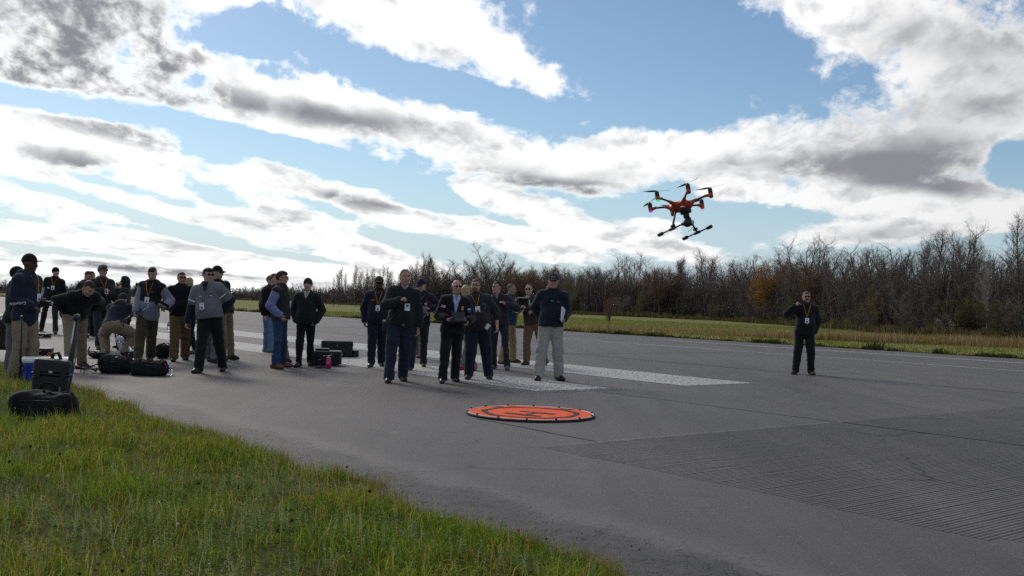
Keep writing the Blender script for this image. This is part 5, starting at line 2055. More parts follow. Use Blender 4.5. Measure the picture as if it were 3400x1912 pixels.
p10 = person('person in a black top and brown work trousers wearing sunglasses', (577, 1200), (613, 1194), (603, 900), 22, hy=40, g=1.10, belly=.02, skin='ruddy', hair=('brown', 'crop'), glasses='dark', jacket=BLACKC, hem=-.06, trousers=BROWNC, loose=1.22, hR='jpocket', hL='jpocket')
person('blond person in dark clothes and grey boots standing behind the brown work trousers', (622, 1176), (646, 1174), (628, 921), 160, hy=150, g=.92, skin='light', hair=('blond', 'long'), jacket=BLACKC, trousers=NAVYC, loose=.8, shoe=SHOEG, coarse=1.25)
p11 = person('person in a grey polo shirt over long black sleeves with a green lanyard', (660, 1238), (740, 1232), (690, 887), -4, hy=42, g=1.16, belly=.03, skin='light', hair=('black', 'full'), glasses='dark', jacket=NAVYC, hem=-.02, vest=[('polo_shirt', GREYC, .045, 'short', -.04, None)], trousers=BLACKC, loose=1.12, hR=(616, 1092, .02), eR=(-.6, .8, 0), hL='back', eL=(.8, .4, 0), lany=(LANYG, -.03, .17), curl=(.7, .4))
for q in (-1, 1):
    arm_patch(p11, q, .60, 'sleeve_trim', .13, .018, WHITEP)
patch(p11, 'chest_emblem', .105, .36, .045, .055, REDM, 0, [(0, -.018, .034, .016, WHITEP), (0, .015, .014, .020, DARKP)])
patch(p11, 'chest_logo', -.075, .345, .012, .020, WHITEP)
patch(p11, 'chest_logo', -.050, .348, .012, .020, WHITEP)
patch(p11, 'chest_logo', -.0625, .346, .020, .006, WHITEP)
p12 = person('person in uniform jacket with gold sleeve stripes and cap, behind the grey polo shirt', (738, 1196), (766, 1193), (722, 880), 55, hy=70, g=1.06, skin='light', hair=('brown', 'crop'), hat=('cap', BLACKC), glasses='dark', jacket=BLACKC, hem=-.08, trousers=KHAKI, shoe=SHOEB, hR='pocket', hL='pocket')
for z_ in (.40, .52):
    arm_patch(p12, 1, z_, 'sleeve_stripe', .075, .016, GOLDM, face=(1, -.2, 0))
    arm_patch(p12, -1, z_, 'sleeve_stripe', .075, .016, GOLDM)
person('person in a wide brimmed grey hat, mostly hidden behind the grey polo shirt', (692, 1199), (710, 1204), (694, 893), 40, hy=60, skin='light', hair=('grey', 'crop'), hat=('boonie', GREYC), beard=('white', 'full'), jacket=CHARCOAL, trousers=GREYC, coarse=1.2)
p13 = person('person in jeans with a dark vest over lavender sleeves, carrying a backpack', (912, 1224), (936, 1218), (936, 898), 82, hy=84, g=.98, skin='ruddy', hair=('brown', 'full'), glasses='teal', jacket=LAVENDER, hem=-.02, vest=[('vest', CHARCOAL, .047, 'none', -.06, None)], trousers=JEANS, loose=.98, shoe=SHOEBR, hR=(938, 1058, .20), eR=(-.5, .9, 0), hL='pocket', lany=(LANYG, .02, .22))
person('person in khaki trousers and a navy jacket, hidden behind the backpack carrier', (948, 1203), (930, 1199), (912, 905), 60, hy=70, skin='light', hair=('sandy', 'short'), jacket=NAVYC, trousers=KHAKI, loose=1.1, hR='pocket', hL='pocket', shoe=SHOEDB, coarse=1.2)
person('person in pale jeans, rearmost of the three clustered at the backpack', (882, 1170), (896, 1172), (899, 912), 70, hy=70, skin='light', hair=('sandy', 'short'), jacket=NAVYC, trousers=PALEJEANS, shoe=SHOEG, coarse=1.3)
p14 = person('person in a dark beanie and black jacket facing front with both hands in pockets', (991, 1219), (1030, 1214), (1023, 921), -3, hy=2, g=1.06, skin='light', hat=('beanie', CHARCOAL), jacket=TEALBLACK, hem=-.10, vneck=.40, shirt=WHITEC, trousers=BLACKC, loose=1.0, hR='pocket', hL='pocket', eR=(-.8, .6, 0), eL=(.8, .6, 0))
for q in (-1, 1):
    MB().tube([p14['skin_at'](q * (.075 - .068 * f), .56 - .16 * f)[0] for f in np.linspace(0, 1, 6)], .007, 6, flat=.4).build('lanyard', LANYD, p14['o'])
patch(p14, 'chest_lettering', .095, .36, .045, .008, GREYP)
p15 = person('person in navy jacket and olive cap with sunglasses and an orange lanyard', (1232, 1219), (1266, 1216), (1259, 915), 6, hy=14, g=1.14, belly=.02, skin='dark', hair=('black', 'crop'), hat=('cap', cloth('olive_cap_cloth', (.05, .042, .026))), glasses='dark', jacket=NAVYC, hem=-.10, trousers=NAVYC, loose=1.1, hR=(1210, 1076, .05), eR=(-.6, .9, 0), hL='back', vneck=.47, shirt=OLIVEC, lany=(LANY, .0, .20))
patch(p15, 'name_tape', -.095, .36, .075, .014, LANY)
p16 = person('tall person in dark jacket and navy trousers with a fist raised to the chest', (1291, 1270), (1336, 1264), (1345, 892), 10, hy=20, g=1.16, belly=.02, skin='ruddy', hair=('brown', 'receding'), jacket=TEALBLACK, hem=-.06, vneck=.50, shirt=WHITEC, trousers=NAVY2, loose=1.12, hR=(1340, 992, .30), eR=(-.8, .1, -.6), hL='side', eL=(.5, .9, 0), curl=(1.1, .5))
patch(p16, 'belt_buckle', .04, -.045, .045, .035, SILVER)
q_ = [p16['skin_at'](x, z, .012)[0] for x, z in zip(np.linspace(.10, -.17, 14), np.linspace(.44, .0, 14))]
MB().tube(q_, .011, 6, flat=.35).build('radio_strap', BLACKP, p16['o'])
pb, nb = p16['skin_at'](.065, .235, .014)
bo = MB().box(pb, (.082, .006, .12), np.stack([[1, 0, 0], -np.array(nb), np.cross([1, 0, 0], -np.array(nb))], 1)).build('badge', WHITEP, p16['o'])
MB().box(pb + np.array(nb) * .004 + [0, 0, .022], (.04, .003, .03)).build('badge_print', DARKP, bo)
p17 = person('person in a dark blue cap holding a grey drone with both hands', (1362, 1229), (1406, 1217), (1405, 923), -4, hy=-28, hp=20, g=1.08, skin='light', hair=('brown', 'crop'), hat=('cap', NAVY2), jacket=NAVYC, hem=-.10, trousers=NAVYC, loose=1.05, hR=(1406, 1030, .26), hL=(1418, 1022, .24), eR=(-.9, .2, -.6), eL=(.9, .2, -.6), lany=(LANY, -.03, .30), curl=(.9, .9))
patch(p17, 'chest_emblem', .10, .34, .055, .085, REDM, 0, [(0, .0, .045, .022, WHITEP), (0, -.030, .035, .010, GREYP), (0, .032, .035, .008, GREYP)])
person('person in tan trousers almost wholly hidden behind the drone holder in the blue cap', (1386, 1188), (1398, 1190), (1390, 940), 30, skin='light', hair=('brown', 'short'), jacket=CHARCOAL, trousers=KHAKI, coarse=1.3)
p18 = person('bald person in sunglasses and black police jacket working a drone controller', (1469, 1271), (1510, 1266), (1517, 926), 10, hy=18, g=1.14, belly=.02, skin='ruddy', hair=('white', 'bald'), glasses='dark', jacket=BLACKC, hem=-.10, vneck=.22, shirt=PALEBLUE, trousers=BLACKC, loose=1.12, hR=(1489, 1060, .30), hL=(1550, 1070, .28), eR=(-.6, .7, -.5), eL=(.6, .7, -.5), curl=(.9, .9))
arm_patch(p18, -1, .40, 'flag_patch', .085, .055, REDM, FLAG, rot=8)
arm_patch(p18, 1, .50, 'shoulder_patch', .06, .085, BLUEM, [(0, .02, .05, .02, WHITEP)], rot=-8)
p_, R_, b_ = patch(p18, 'police_badge', .115, .345, .045, .06, GOLDM, 0, [(0, 0, .018, .02, DARKP)])
MB().tube([p18['skin_at'](.005, .50 - .05 * i, .012)[0] for i in range(6)], .006, 6, flat=.4).build('neck_cord', LANY, p18['o'])
p19 = person('large bearded person in glasses and dark sweatshirt with round green emblem', (1556, 1259), (1622, 1259), (1580, 923), 2, hy=-4, hp=-4, g=1.30, belly=.05, chest=1.12, skin='light', hair=('sandy', 'short'), glasses='clear', beard=('sandy', 'goatee'), jacket=CHARCOAL, hem=-.10, trousers=NAVYC, loose=1.22, shoe=SHOEDB, hR='side', hL=(1652, 1092, .04), eL=(.7, .8, 0), cuffs=(0, .15), lany=(LANY, .02, .27), curl=(.4, .5))
p_, n_ = p19['skin_at'](.125, .33, .004)
em = MB()
for rr_ in (.050, .030):
    em.tube([p_ + np.array([rr_ * math.cos(a), 0, rr_ * math.sin(a)]) for a in np.linspace(0, 2 * math.pi, 17)], .004, 5, cap=False)
for a in (45, 135, 225, 315):
    ca, sa = math.cos(math.radians(a)), math.sin(math.radians(a))
    em.tube([p_ + np.array([.03 * ca, 0, .03 * sa]), p_ + np.array([.055 * ca, 0, .055 * sa])], .006, 5)
em.build('chest_emblem', TEALM, p19['o'])
MB().box(p19['tp'](.17, -.19, -.03), (.07, .004, .10), rotm('Y', .6)).build('folded_paper', WHITEP, p19['o'])
person('blond person in grey trousers and red shoes standing behind the police jacket', (1534, 1229), (1574, 1230), (1548, 946), 170, hy=175, g=.92, skin='light', hair=('blond', 'long'), jacket=GREYC, trousers=GREYC, shoe=SHOER, loose=.9, coarse=1.2)
p20 = person('person in glasses and dark jumper over a purple collar, hand on chest', (1640, 1224), (1684, 1228), (1653, 931), -12, hy=-48, g=1.02, skin='light', hair=('black', 'short'), glasses='clear', jacket=CHARCOAL, hem=-.06, vneck=.45, shirt=PURPLE, trousers=SLATE, loose=.88, shoe=SHOEG, hR='side', hL=(1672, 1004, .26), eL=(.9, .2, -.6), curl=(.4, .25))
p21 = person('person in blue jacket and tan trousers turned sideways beside the tablet holder', (1664, 1209), (1702, 1204), (1697, 940), 62, hy=62, hp=6, g=1.08, skin='tan', hair=('grey', 'receding'), jacket=BLUEJ, hem=-.10, trousers=TANC, loose=1.1, shoe=SHOEDB, hR='jpocket', hL='jpocket', lany=(LANY, .0, .30))
p22 = person('balding person in a grey brown jacket and brown trousers holding up a hooded tablet', (1748, 1212), (1810, 1212), (1757, 940), -22, hy=-14, hp=2, g=1.08, skin='light', hair=('brown', 'receding'), glasses='dark', jacket=cloth('taupe_cloth', (.045, .038, .044)), hem=-.06, vneck=.47, shirt=WHITEC, trousers=BROWNC, loose=1.1, hR=(1736, 1018, .32), hL=(1764, 1034, .28), eR=(-.8, .2, -.7), lany=(LANY, .02, .42), curl=(.6, .8))
p23 = person('person in light grey trousers, dark fleece and cap, papers under one arm', (1788, 1263), (1854, 1262), (1838, 905), -6, hy=-2, g=1.12, belly=.015, skin='ruddy', hair=('grey', 'crop'), hat=('cap', NAVYC), glasses='amber', jacket=NAVYC, hem=-.06, trousers=STONE, loose=1.16, hR='back', eR=(-.7, .45, 0), hL=(1868, 1064, .20), eL=(.25, 1, -.2), curl=(.4, .9), toes=(-8, 34))
patch(p23, 'chest_lettering', .105, .36, .060, .010, GREYP)
patch(p23, 'chest_logo', .01, .37, .05, .012, GREENM)
p_ = p23['hd'](0, -.115, .075)
text_mesh('cap_lettering', 'NUAIR', .026, p_, p23['Hf'], WHITEP, p23['o'])
p24 = person('person in black standing apart on the runway filming with a phone', (2640, 1242), (2692, 1244), (2678, 965), -4, hy=-6, g=1.14, belly=.025, skin='ruddy', hair=('grey', 'short'), glasses='dark', beard=('brown', 'moustache'), jacket=BLACKC, hem=-.10, trousers=BLACKC, loose=1.08, shoe=SHOEDB, hR=(2648, 1008, .22), eR=(-1, .2, -.9), hL='pocket', eL=(.7, .7, 0), lany=(LANY, -.01, .19), curl=(.7, .4), toes=(-30, 10))

# ------------------------------------------------------------------ the flying hexacopter
ORANGE = mat('orange_shell', (.46, .055, .014), rough=.42, spec=.45, var=.08, scale=10)
PADO = mat('orange_pad_fabric', (.85, .10, .022), rough=.75, spec=.25, var=.06, scale=7, bump=.25, bscale=30)
PADB = mat('black_pad_print', (.03, .022, .022), rough=.8, var=.3, scale=12)
RIM = mat('white_pad_rim', (.62, .60, .58), rough=.7, var=.25, scale=14)
CARBON = mat('carbon_tube', (.012, .012, .013), rough=.35, spec=.5)
GLASSY = mat('lens_glass', (.35, .38, .42), rough=.08, spec=.9)
LEDG = mat('green_led', (.02, .5, .2), emit=(.02, .75, .25, .9))
LEDP = mat('purple_led', (.4, .1, .8), emit=(.35, .05, .9, .9))
LEDR = mat('red_led', (.6, .02, .02), emit=(.8, .03, .05, .35))

cpx, cpy = 2258.4, 667.8
dray = ray(cpx, cpy)
DC = np.array([0, 0, CAM_H]) + dray * 8.38
tw_ = -dray
rt_ = unit(RT - tw_ * (RT @ tw_))
up_ = np.cross(tw_, rt_)
E1 = unit(-.951 * rt_ - .235 * up_ - .203 * tw_)
E2 = -.266 * rt_ + .280 * up_ + .923 * tw_
E2 = unit(E2 - E1 * (E1 @ E2))
E3 = np.cross(E1, E2)
hx = empty('hexacopter', DC, 0, 'orange six-armed drone flying above the runway', 'drone')
hx.rotation_mode = 'QUATERNION'
hx.rotation_quaternion = Matrix(np.stack([E1, E2, E3], 1).tolist()).to_quaternion()


def pol(r, a, z=0.0):
    a = math.radians(a)
    return np.array([r * math.cos(a), r * math.sin(a), z])


NOSE = 150.0
s = Sdf(.005)
RN = rotm('Z', math.radians(NOSE))
s.ell((0, 0, -.048), (.105, .082, .040), RN, 0)
s.ell(pol(.035, NOSE, -.060), (.082, .060, .034), RN, .02)
s.ell(pol(-.03, NOSE, -.035), (.085, .055, .032), RN, .02)
for k in range(6):
    s.cone(pol(.050, 60 * k, -.046), pol(.132, 60 * k, -.020), .024, .0125, .02)
shell = sdf_obj('shell', s, ORANGE, hx)
# front sensors and the maker's plates
for q in (-1, 1):
    MB().ell(pol(.112, NOSE + q * 9, -.055), (.010, .010, .010), None, 10, 6).build('sensor', BLACKP, shell)
MB().box(pol(.085, NOSE - 38, -.078), (.036, .004, .012), rotm('Z', math.radians(NOSE - 38 + 90))).build('maker_plate', WHITEP, shell)
led = {0: LEDP, 1: LEDG, 4: LEDR}
for k in range(6):
    a = 60 * k
    am = MB().tube([pol(.120, a, -.022), pol(.226, a, -.005)], .0085, 10).build('arm', CARBON, hx)
    pod = Sdf(.0035)
    pod.cone(pol(.212, a, -.006), pol(.245, a, -.010), .0115, .0135, .008)
    pod.cone(pol(.26, a, -.020), pol(.26, a, .000), .0185, .0185, .008)
    pod.fn(lambda P: np.abs(P[..., 2] + .010) - .017, (-.4, -.4, -.1), (.4, .4, .1))
    sdf_obj('motor_pod', pod, ORANGE, am)
    MB().lathe([(.018, .004), (.0195, .006), (.0195, .012), (.018, .014)], 16, pol(.26, a, 0)).build('pod_band', BLACKP, am)
    MB().lathe([(.016, .010), (.0185, .013), (.0185, .040), (.015, .046), (.009, .048), (.008, .056)], 16, pol(.26, a, 0)).build('motor', BLACKP, am)
    MB().lathe([(.013, -.034), (.0165, -.030), (.0165, -.024)], 14, pol(.26, a, 0)).build('led_light', led.get(k, DARKP), am)
    # two-bladed propeller: a twisted, tapering blade on each side of the hub
    ang = (-14, 62, 4, 37, 0, 80)[k] + NOSE
    V, Fq = [], []
    for sgn in (1, -1):
        o_ = len(V)
        n = 9
        for i in range(n):
            f = i / (n - 1)
            r_ = .008 + .107 * f
            ch = .006 + .018 * math.sin(math.pi * min(f * .85 + .18, 1)) * (1 - .35 * f)
            tw2 = math.radians(26 * (1 - f) + 6)
            for (u_, w_) in ((-.5, 0), (0, .0011), (.5, 0), (0, -.0011)):
                x, y, z = r_, u_ * ch * math.cos(tw2), u_ * ch * math.sin(tw2) + w_ + .004 * f * f
                V.append(rotm('Z', math.radians(ang)) @ np.array([sgn * x, sgn * y, z]) + pol(.26, a, .054))
        for i in range(n - 1):
            for j in range(4):
                p_, q_ = o_ + i * 4 + j, o_ + i * 4 + (j + 1) % 4
                Fq.append((p_, q_, q_ + 4, p_ + 4))
    link('propeller', mesh_arr('propeller', V, Fq), BLACKP, am)
# landing gear
BE = 60.0
for sgn in (1, -1):
    sk0 = pol(.145 * sgn, BE, -.262)
    fwd_ = pol(1, NOSE)
    skid = MB().tube([sk0 - fwd_ * .165, sk0 + fwd_ * .165], .0065, 10).build('skid', CARBON, hx)
    for e_ in (-1, 1):
        MB().tube([sk0 + fwd_ * e_ * .112, sk0 + fwd_ * e_ * .118, sk0 + fwd_ * e_ * .163, sk0 + fwd_ * e_ * .168], [.011, .0155, .0155, .011], 12).build('foam_foot', BLACKP, skid)
    top_ = pol(.055 * sgn, BE, -.080) - fwd_ * .012
    st = MB().tube([top_, sk0], .0085, 10).build('leg_strut', CARBON, hx)
    m_ = MB()
    m_.tube([sk0 - (sk0 - top_) * .16 + fwd_ * -.018, sk0 - (sk0 - top_) * .16 + fwd_ * .018], .012, 8)
    m_.tube([sk0 - fwd_ * .03, sk0 + fwd_ * .03], .0125, 10)
    m_.build('strut_clamp', BLACKP, st)
    MB().tube([sk0 - (sk0 - top_) * .30, sk0 * .42 + pol(0, 0, -.265) * .55 + fwd_ * -.02], .0022, 5).build('antenna', BLACKP, st)
gc = pol(.042, NOSE)
RNm = rotm('Z', math.radians(NOSE))
mt_ = MB()
mt_.box(gc + [0, 0, -.098], (.070, .075, .018), RNm, .006)
mt_.box(gc + [0, 0, -.118], (.085, .055, .014), RNm, .005)
for q in (-1, 1):
    for w_ in (-1, 1):
        mt_.tube([gc + RNm @ [q * .028, w_ * .028, -.122], gc + RNm @ [q * .028, w_ * .028, -.088]], .006, 8)
mt_.build('gimbal_mount', BLACKP, hx)
gy = MB().lathe([(.020, -.165), (.026, -.160), (.026, -.132), (.020, -.122)], 16, gc).build('gimbal_motor', BLACKP, hx)
g_ = Sdf(.004)
pl = [gc + RNm @ [0, .0, -.150], gc + RNm @ [-.012, .048, -.158], gc + RNm @ [-.012, .054, -.205], gc + RNm @ [.0, .030, -.216]]
for a_, b_ in zip(pl[:-1], pl[1:]):
    g_.cone(a_, b_, .010, .010, .01)
sdf_obj('gimbal_arm', g_, BLACKP, hx)
cb = Sdf(.004)
cc_ = gc + RNm @ [.004, -.004, -.208]
cb.ell(cc_, (.040, .034, .036), RNm)
cb.cone(cc_, cc_ + RNm @ [.040, 0, -.012], .026, .022, .01)
cb.cone(cc_, cc_ + RNm @ [0, .034, -.005], .020, .018, .01)
cbo = sdf_obj('camera', cb, BLACKP, hx)
ldir = unit(RNm @ np.array([1, 0, -.25]))
bx_, by_, bz_ = basis(ldir)
MB().lathe([(.0165, 0), (.0165, .004), (.010, .0055)], 14, cc_ + ldir * .058, np.stack([bx_, by_, bz_], 1)).build('lens', GLASSY, cbo)
MB().ell(cc_ + RNm @ [.018, .034, .014], (.009, .006, .009), RNm, 10, 6).build('second_lens', GLASSY, cbo)

# ------------------------------------------------------------------ landing pad
PR = .742
pc = (gnd(1556, 1371) + gnd(1960, 1375)) / 2
pc = np.array([pc[0], pc[1] - .15, .0])
pad = empty('landing_pad', pc, 0, 'round orange landing pad with a black H lying on the runway', 'landing pad')
V, Fq = [(0, 0, .030)], []
nr, na = 14, 72
for i in range(1, nr + 1):
    r_ = PR * i / nr
    for k in range(na):
        a = 2 * math.pi * k / na
        z = .030 + (.004 * math.sin(5 * a + 1.3) * math.sin(7 * r_) + .0025 * math.sin(11 * a)) * (r_ / PR) - .004 * (1 - r_ / PR)
        V.append((r_ * math.cos(a), r_ * math.sin(a), z))
V = np.array(V)
Fq = [(0, 1 + k, 1 + (k + 1) % na, 1 + (k + 1) % na) for k in range(na)]
me = bpy.data.meshes.new('mat_fabric')
fs = [(0, 1 + k, 1 + (k + 1) % na) for k in range(na)]
for i in range(nr - 1):
    for k in range(na):
        a_, b_ = 1 + i * na + k, 1 + i * na + (k + 1) % na
        fs.append((a_, a_ + na, b_ + na, b_))
me.from_pydata(V.tolist(), [], fs)
me.update()
pmat = link('mat_fabric', me, PADO, pad)


def padz(x, y):
    r_, a = math.hypot(x, y), math.atan2(y, x)
    return .030 + (.004 * math.sin(5 * a + 1.3) * math.sin(7 * r_) + .0025 * math.sin(11 * a)) * (r_ / PR) - .004 * (1 - r_ / PR) + .0035


def pad_strip(name, pts0, pts1, m):
    V = []
    for a_, b_ in zip(pts0, pts1):
        V += [(a_[0], a_[1], padz(*a_)), (b_[0], b_[1], padz(*b_))]
    n = len(pts0)
    return link(name, mesh_arr(name, V, [(2 * i, 2 * i + 2, 2 * i + 3, 2 * i + 1) for i in range(n - 1)], False), m, pmat)


an = np.linspace(0, 2 * math.pi, 97)
pad_strip('printed_ring', [(PR * .69 * math.cos(a), PR * .69 * math.sin(a)) for a in an], [((PR * .785 + .012 * math.sin(7 * a)) * math.cos(a), (PR * .785 + .012 * math.sin(7 * a)) * math.sin(a)) for a in an], PADB)


def pad_bar(name, A, B, w):
    A, B = np.array(A[:2]), np.array(B[:2])
    d = unit(B - A)
    n_ = np.array([-d[1], d[0]])
    q = np.linspace(0, 1, 12)
    P0 = [A + (B - A) * f - n_ * w / 2 for f in q]
    P1 = [A + (B - A) * f + n_ * w / 2 for f in q]
    return pad_strip(name, P0, P1, PADB)


def pad_quad(name, c4):
    """a printed bar between two long edges, its corners given where the photograph shows them"""
    q = [(gnd(1650 + x * .1511, 1350 + y * .1511, .031) - pc)[:2] for x, y in c4]
    f = np.linspace(0, 1, 12)
    return pad_strip(name, [q[0] + (q[1] - q[0]) * k for k in f], [q[3] + (q[2] - q[3]) * k for k in f], PADB)


pad_quad('printed_letter', ((115, 140), (860, 215), (1000, 203), (240, 128)))
pad_quad('printed_letter', ((475, 97), (1210, 170), (1325, 157), (590, 88)))
pad_quad('printed_letter', ((615, 160), (815, 128), (905, 133), (725, 171)))
for (a0, rr0, wd, cnt) in ((128, .86, .020, 4), (47, .86, .022, 5)):
    for k in range(cnt):
        a = math.radians(a0 + (k - cnt / 2) * 3.3)
        r0_, r1_ = PR * (rr0 - .035 - .012 * (k % 2)), PR * (rr0 + .075)
        pad_bar('printed_mark', (r0_ * math.cos(a), r0_ * math.sin(a)), (r1_ * math.cos(a + .04), r1_ * math.sin(a + .04)), wd)
ring = MB().tube([(PR * math.cos(a), PR * math.sin(a), .026) for a in an[:-1]] + [(PR, 0, .026), (PR * math.cos(.05), PR * math.sin(.05), .026)], .0095, 8, cap=False).build('rim', RIM, pad)
MB().tube([((PR + .008) * math.cos(a), (PR + .008) * math.sin(a), .0135) for a in an], .0145, 8, cap=False).build('rim_underside_shade', PADB, pad)  # underside of the rim, made black to stand in for shade there
for k in range(14):
    a = 2 * math.pi * k / 14 + .15
    R_ = rotm('Z', a)
    MB().box(R_ @ np.array([PR + .002, 0, .034]), (.022, .020, .030), R_, .004).build('clip', BLACKP, pad)

# ------------------------------------------------------------------ luggage and gear on the ground
CASEB = mat('black_case_plastic', (.022, .023, .024), rough=.5, spec=.4, var=.2, scale=30, bump=.15, bscale=140)
NYLON = mat('black_nylon', (.013, .012, .013), rough=.85, var=.35, scale=16, bump=.5, bscale=90)
BLUEP = mat('blue_cooler_plastic', (.010, .026, .30), rough=.4, spec=.45, var=.08)
WHITEPL = mat('white_cooler_plastic', (.70, .72, .76), rough=.4, spec=.4, var=.04)
CLEARP = mat('clear_plastic', (.80, .90, .92), rough=.06, spec=.6, trans=.92, var=.03, ior=1.30)
PINK = mat('pink_bottle_plastic', (.80, .02, .22), rough=.15, spec=.6, trans=.35, var=.08)
RED_TRIM_REFL = mat('red_trim_and_reflection', (.16, .012, .025), rough=.7)
PINKTRIM = mat('pink_trim', (.45, .03, .16), rough=.7)


def hard_case(name, P, yaw, W, D, Hh, lid=.35, label='', cat='case', wheels=True, tall=False, hand=True, tilt=0.0):
    """a ribbed plastic equipment case: body, lid, latches, handle, wheels"""
    o = empty(name, P, math.radians(yaw), label, cat)
    if tilt:
        o.rotation_euler = (0, math.radians(tilt), math.radians(yaw))
    hb = Hh * (1 - lid)
    b = MB()
    b.box((0, 0, hb / 2 + .012), (W * .97, D * .96, hb - .012), None, .025, .95)
    for q in np.linspace(-.32, .32, 4):
        b.box((q * W, -D * .475, hb * .5), (W * .07, .022, hb * .80), None, .006)
    for q in (-1, 1):
        b.box((q * W * .48, 0, hb * .5), (.020, D * .30, hb * .75), None, .006)
    b.build('body', CASEB, o)
    l_ = MB()
    l_.box((0, 0, hb + (Hh - hb) / 2 + .003), (W * .98, D * .97, Hh - hb - .004), None, .028)
    l_.box((0, 0, hb + .010), (W * 1.02, D * 1.02, .022), None, .008)
    l_.build('lid', CASEB, o)
    for q in ((-.28, .28) if W > .4 else (-.26, .26)):
        MB().box((q * W, -D * .515, hb), (W * .10, .018, .075), None, .006).build('latch', BLACKP, o)
    MB().box((0, -D * .515, hb - .004), (.030, .010, .018), None, .002).build('padlock_plate', SILVER, o)
    if hand:
        z_ = hb * .55
        MB().tube([(-.07, -D * .49, z_ - .02), (-.07, -D * .49 - .030, z_), (.07, -D * .49 - .030, z_), (.07, -D * .49, z_ - .02)], .011, 8).build('handle', BLACKP, o)
    if wheels:
        for q in (-1, 1):
            MB().tube([(W * .5, q * D * .36 - .015, .030), (W * .5, q * D * .36 + .015, .030)], .030, 12).build('wheel', BLACKP, o)
    return o


# tall rolling case with its handle pulled out, on the grass
P = gnd(160, 1341)
tc_ = empty('rolling_case', (P[0], P[1], .01), math.radians(17), 'tall black rolling case with its handle pulled up, standing on the grass edge', 'case')
tc_.rotation_euler = (0, math.radians(4.5), math.radians(17))
tc_.scale = (1.1, 1.1, 1.06)
b = MB()
b.box((0, 0, .155), (.345, .20, .29), None, .028, .93)
b.box((0, -.092, .13), (.20, .035, .20), None, .01)
b.build('body', CASEB, tc_)
l_ = MB()
l_.box((0, 0, .395), (.355, .205, .175), None, .040)
l_.box((0, 0, .318), (.372, .222, .022), None, .008)
l_.build('lid', CASEB, tc_)
MB().box((.0, -.112, .345), (.035, .012, .026), None, .003).build('padlock_plate', SILVER, tc_)
for q in (-.12, .12):
    MB().box((q, -.114, .315), (.05, .016, .08), None, .005).build('latch', BLACKP, tc_)
MB().tube([(-.075, -.108, .10), (-.075, -.140, .20), (-.045, -.150, .235), (.045, -.150, .235), (.075, -.140, .20), (.075, -.108, .10)], .013, 8).build('side_handle', BLACKP, tc_)
MB().box((.105, -.113, .15), (.022, .006, .085)).build('tag', GREYP, tc_)
MB().tube([(-.02, .02, .475), (-.01, .02, .535), (.035, .02, .545), (.07, .02, .475)], .018, 8).build('top_handle', BLACKP, tc_)
MB().box((-.035, .03, .515), (.075, .012, .035), rotm('Y', .4)).build('luggage_label', mat('orange_tag', (.42, .09, .02)), tc_)
for q in (-.045, .06):
    rl = MB().tube([(.150, .095 + q, .10), (.165, .095 + q, .93)], .019, 8).build('handle_rail', DARKP, tc_)
    MB().tube([(.140, .078 + q, .45), (.154, .078 + q, .90)], .009, 6).build('rail_face', SILVER, rl)
MB().tube([(.158, .035, .92), (.155, .050, .955), (.160, .160, .958), (.168, .175, .92)], .027, 8).build('grip', DARKP, tc_)
for q in (-1, 1):
    MB().tube([(.15, q * .07 + .03, .03), (.15, q * .07 + .055, .03)], .032, 12).build('wheel', BLACKP, tc_)

# cooler
P = gnd(73, 1282)
co_ = empty('cooler', (P[0], P[1], 0), math.radians(28), 'blue wheeled cooler with a white lid and a tall pull handle', 'cooler')
b = MB()
b.box((.31, .0, .165), (.62, .36, .30), None, .03, .94)
b.build('body', BLUEP, co_)
MB().box((.31, 0, .352), (.645, .385, .072), None, .03).build('lid', WHITEPL, co_)
for q in (-.085, .085):
    rl = MB().tube([(-.03, q, .03), (-.035, q, .93)], .0135, 8).build('handle_rail', BLACKP, co_)
    MB().box((-.02, q, .285), (.05, .05, .06), None, .01).build('rail_bracket', BLACKP, rl)
    MB().box((-.012, q, .12), (.028, .046, .24), None, .006).build('rail_channel', BLACKP, rl)
MB().tube([(-.035, -.10, .92), (-.035, -.085, .935), (-.035, .085, .935), (-.035, .10, .92)], .016, 8).build('grip', BLACKP, co_)
for q in (-1, 1):
    MB().tube([(.03, q * .185, .055), (.03, q * .205, .055)], .055, 14).build('wheel', BLACKP, co_)


